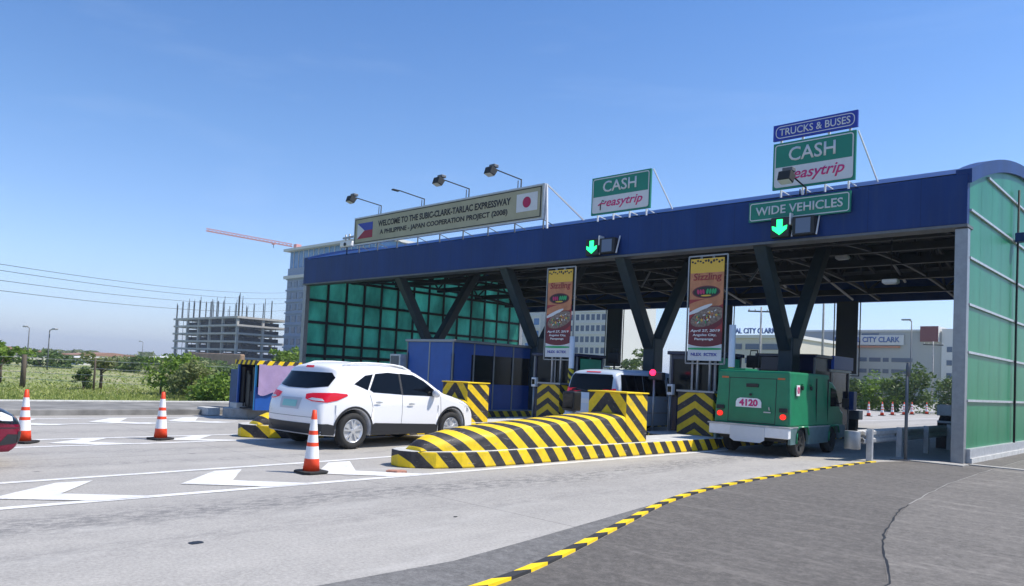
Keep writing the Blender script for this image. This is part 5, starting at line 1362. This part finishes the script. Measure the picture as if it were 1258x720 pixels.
c.patch('windshield', [(2.62, -.5), (3.18, -.64), (3.22, 0), (3.18, .64), (2.62, .5)], 'top', M['glass'])
for sd in ('l', 'r'): c.patch('headlight', [(3.86, .70), (4.1, .60), (4.36, .57), (4.36, .68), (4.15, .775), (3.9, .80)], sd, M['glasst'], off=.006)
for sd in ('l', 'r'): c.patch('headlight_lens', [(4.0, .67), (4.12, .63), (4.25, .62), (4.25, .67), (4.12, .73), (4.02, .74)], sd, M['swhite'], off=.012)
for y0, y1 in ((.42, .76), (-.76, -.42)): c.patch('fog_light', [(y0, .34), (y1, .34), (y1, .46), (y0, .48)], 'front', M['cladb'], off=.006)
c.both('bumper_vent', [(4.08, .30), (4.34, .33), (4.36, .44), (4.2, .45)], M['cladb'], off=.006)
c.both('bumper_crease', [(3.9, .535), (4.38, .52), (4.38, .532), (3.9, .55)], M['cladb'], off=.003)
c.patch('grille', [(-.4, .56), (.4, .56), (.44, .68), (-.44, .68)], 'front', M['cladb'], off=.006); c.patch('lower_grille', [(-.36, .26), (.36, .26), (.4, .46), (-.4, .46)], 'front', M['cladb'], off=.006)
for y0, y1 in ((.42, .78), (-.78, -.42)): c.patch('tail_light', [(y0, .74), (y1, .74), (y1, .9), (y0, .9)], 'rear', M['tail'], off=.006)
c.seam([(2.03, .25), (2.03, .94)]); c.seam([(3.05, .35), (3.1, .93)])
for sg in (1, -1):
    b = MB(); b.box(2.88, 2.98, *sorted((sg*.82, sg*1.0)), .95, 1.07, M['maroon']); b.build('mirror', t, bevel=.03)
    wheel(t, .85, sg*.76, .305, .2, 5, side=sg); wheel(t, 3.45, sg*.76, .305, .2, 5, side=sg)

# green armoured van
t = thing('green_armored_van', 'boxy green armored van numbered 4120 entering the wide vehicle lane', 'van'); place(t, -8.02, 16.27, R(3))
BW, TW, ZB, ZT, LB = .90, .84, .68, 1.91, 2.65
b = MB()
vs = [(.0, -BW, ZB), (.0, BW, ZB), (.05, TW, ZT), (.05, -TW, ZT), (LB, -BW, ZB), (LB, BW, ZB), (LB-.02, TW, ZT-.0), (LB-.02, -TW, ZT)]
b.faces(vs, [(0, 1, 2, 3), (4, 7, 6, 5), (0, 3, 7, 4), (1, 5, 6, 2), (3, 2, 6, 7), (0, 4, 5, 1)], M['tgreen']); b.build('box_body', t, bevel=.045)
# cab ahead of the box, a little lower, with sloped windshield
b = MB(); prof = [(LB+.003, .45), (3.75, .45), (3.85, .62), (3.82, .98), (3.6, 1.08), (3.2, 1.62), (2.95, 1.74), (LB+.003, 1.78)]
b.extr([(0, 0)]*0+[(x, z) for x, z in prof], 'y', -.82, .82, M['tgreen']); b.build('cab', t, bevel=.05)
for sg in (1, -1):
    y = sg*.823
    b = MB(); b.extr([(2.8, 1.14), (3.5, 1.14), (3.18, 1.55), (2.8, 1.6)], 'y', *sorted((y, y+sg*.006)), M['glass']); b.build('cab_window', t)
    b = MB(); b.box(3.42, 3.5, *sorted((sg*.9, sg*1.06)), 1.12, 1.36, M['black']); b.build('mirror', t, bevel=.02)
    b = MB(); b.bar((3.45, sg*.8, 1.2), (3.45, sg*.92, 1.24), .025, .025, M['black']); b.build('mirror_arm', t)
b = MB(); b.faces([(3.60, -.7, 1.10), (3.60, .7, 1.10), (3.24, .68, 1.59), (3.24, -.68, 1.59)], [(0, 1, 2, 3)], M['glass']); o = b.build('windshield', t); o.location = (.012, 0, .01)
# lower skirts with square arches
for sg in (1, -1):
    b = MB(); y0, y1 = sorted((sg*(BW-.05), sg*(BW+.005))); arch = []
    poly = [(.02, .30), (.34, .30), (.36, .50), (.46, .66), (1.0, .66), (1.1, .5), (1.12, .28), (2.45, .28), (2.48, .5), (2.58, .66), (3.1, .66), (3.22, .5), (3.24, .34), (3.7, .38), (3.7, .676), (.02, .676)]
    b.extr([(x, z) for x, z in poly], 'y', y0, y1, M['tgrey']); b.build('side_skirt', t)
    for x0 in (.34, 2.45):
        b = MB()
        b.tube([(x0+.0, sg*(BW+.02), .32), (x0+.02, sg*(BW+.02), .52), (x0+.13, sg*(BW+.02), .685), (x0+.66, sg*(BW+.02), .685), (x0+.77, sg*(BW+.02), .5)], .022, M['tgreen'], 6); b.build('wheel_arch_lip', t)
    b = MB(); b.box(.1, 2.6, *sorted((sg*(BW+.001), sg*(BW+.014))), .665, .69, M['galv']); b.build('side_moulding', t)
    b = MB(); b.box(.32, .50, *sorted((sg*(BW-.012), sg*(BW+.006))), 1.38, 1.62, M['cwhite']); np_ = b.build('number_panel', t)
    for x in (.72, 1.28):
        b = MB(); b.lathe([(.05, sg*(BW-.03)), (.05, sg*(BW+.0)), (.03, sg*(BW+.008))], (x, 0, 1.56), M['black'], 14, 'y'); b.build('gun_port', t)
        b = MB(); b.box(x-.07, x+.07, *sorted((sg*(BW-.03), sg*(BW+.02))), 1.62, 1.65, M['tgreen']); b.build('port_hood', t)
    b = MB(); b.box(1.62, 1.64, *sorted((sg*(BW-.03), sg*(BW-.004))), .70, 1.80, M['black']); b.box(2.42, 2.44, *sorted((sg*(BW-.03), sg*(BW-.004))), .70, 1.80, M['black']); b.build('door_seam', t)
    wheel(t, .73, sg*.76, .33, .2, 6, 'dark', side=sg); wheel(t, 2.85, sg*.76, .33, .2, 6, 'dark', side=sg)
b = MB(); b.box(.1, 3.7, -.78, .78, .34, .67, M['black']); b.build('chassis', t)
# rear bumper: white steel with a stepped middle plate
b = MB(); b.box(-.18, -.02, -.93, .93, .43, .66, M['white']); bp_ = b.build('rear_bumper', t, bevel=.02)
b = MB(); b.extr([(-.40, .645), (.40, .645), (.40, .36), (.30, .30), (-.30, .30), (-.40, .36)], 'x', -.205, -.183, M['swhite']); b.build('step_plate', bp_)
b = MB(); b.box(-.19, .02, -.96, .96, .662, .69, M['galv']); b.build('bumper_top', bp_)
def slant(z): return .05*(z-ZB)/(ZT-ZB)
b = MB()
for y0, y1, z0, z1 in ((-.56, -.545, .72, 1.74), (.545, .56, .72, 1.74), (-.545, .545, 1.725, 1.74), (-.545, .545, .72, .735)):
    b.faces([(slant(z0)-.004, y0, z0), (slant(z0)-.004, y1, z0), (slant(z1)-.004, y1, z1), (slant(z1)-.004, y0, z1)], [(0, 1, 2, 3)], M['black'])
b.build('rear_door_seam', t)
b = MB(); b.box(slant(1.58)-.03, slant(1.58), -.14, .14, 1.53, 1.61, M['black']); b.build('vent', t)
b = MB(); b.lathe([(.03, 0), (.03, .03)], (0, 0, 0), M['black'], 12, 'y'); o = b.build('peephole', t); o.rotation_euler = (0, 0, R(90)); o.location = (.02, .03, 1.36)
b = MB(); pl = [(-.30, 1.02), (.30, 1.02), (.30, 1.14), (.27, 1.20), (.20, 1.23), (-.20, 1.23), (-.27, 1.20), (-.30, 1.14)]
b.extr(pl, 'x', -.004, .012, M['cwhite']); nb = b.build('number_panel', t); nb.location = (.0, .07, .05)
tx = text('lettering', '4120', M['spink'], nb, 0, .44, 0, .16, 0, bold=.045, world=False)
tx.rotation_euler = (0, 0, R(-90)); tx.location = (-.009, .22, 1.045)
b = MB(); b.bar((-.02, -.30, .98), (-.02, -.46, .98), .02, .025, M['galv']); b.bar((.0, -.42, 1.03), (-.03, -.42, 1.10), .02, .02, M['galv']); b.build('door_handle', t)
for sg in (1, -1):
    b = MB(); b.lathe([(.062, 0), (.062, .05), (.05, .06)], (0, 0, 0), M['taillit'], 16, 'y'); o = b.build('tail_light', t); o.rotation_euler = (0, 0, R(90)); o.location = (.0, sg*.74, .90)
    b = MB(); b.box(-.03, .01, sg*.74-.09, sg*.74+.09, 1.0, 1.09, M['dark']); b.build('lamp_guard', t)
    b = MB(); b.box(.025, .045, sg*.66-.08, sg*.66+.08, 1.72, 1.76, mat('amber', (.5, .12, .03), .4)); b.build('marker_light', t)
tx = text('lettering', '4120', M['spink'], np_, 0, .14, 0, .15, 0, bold=.03, world=False); tx.location = (.34, -BW-.011, 1.43)
b = MB(); b.box(.3, 1.0, .3, .75, ZT+.004, ZT+.05, M['tgreen']); b.build('roof_hatch', t, bevel=.01)
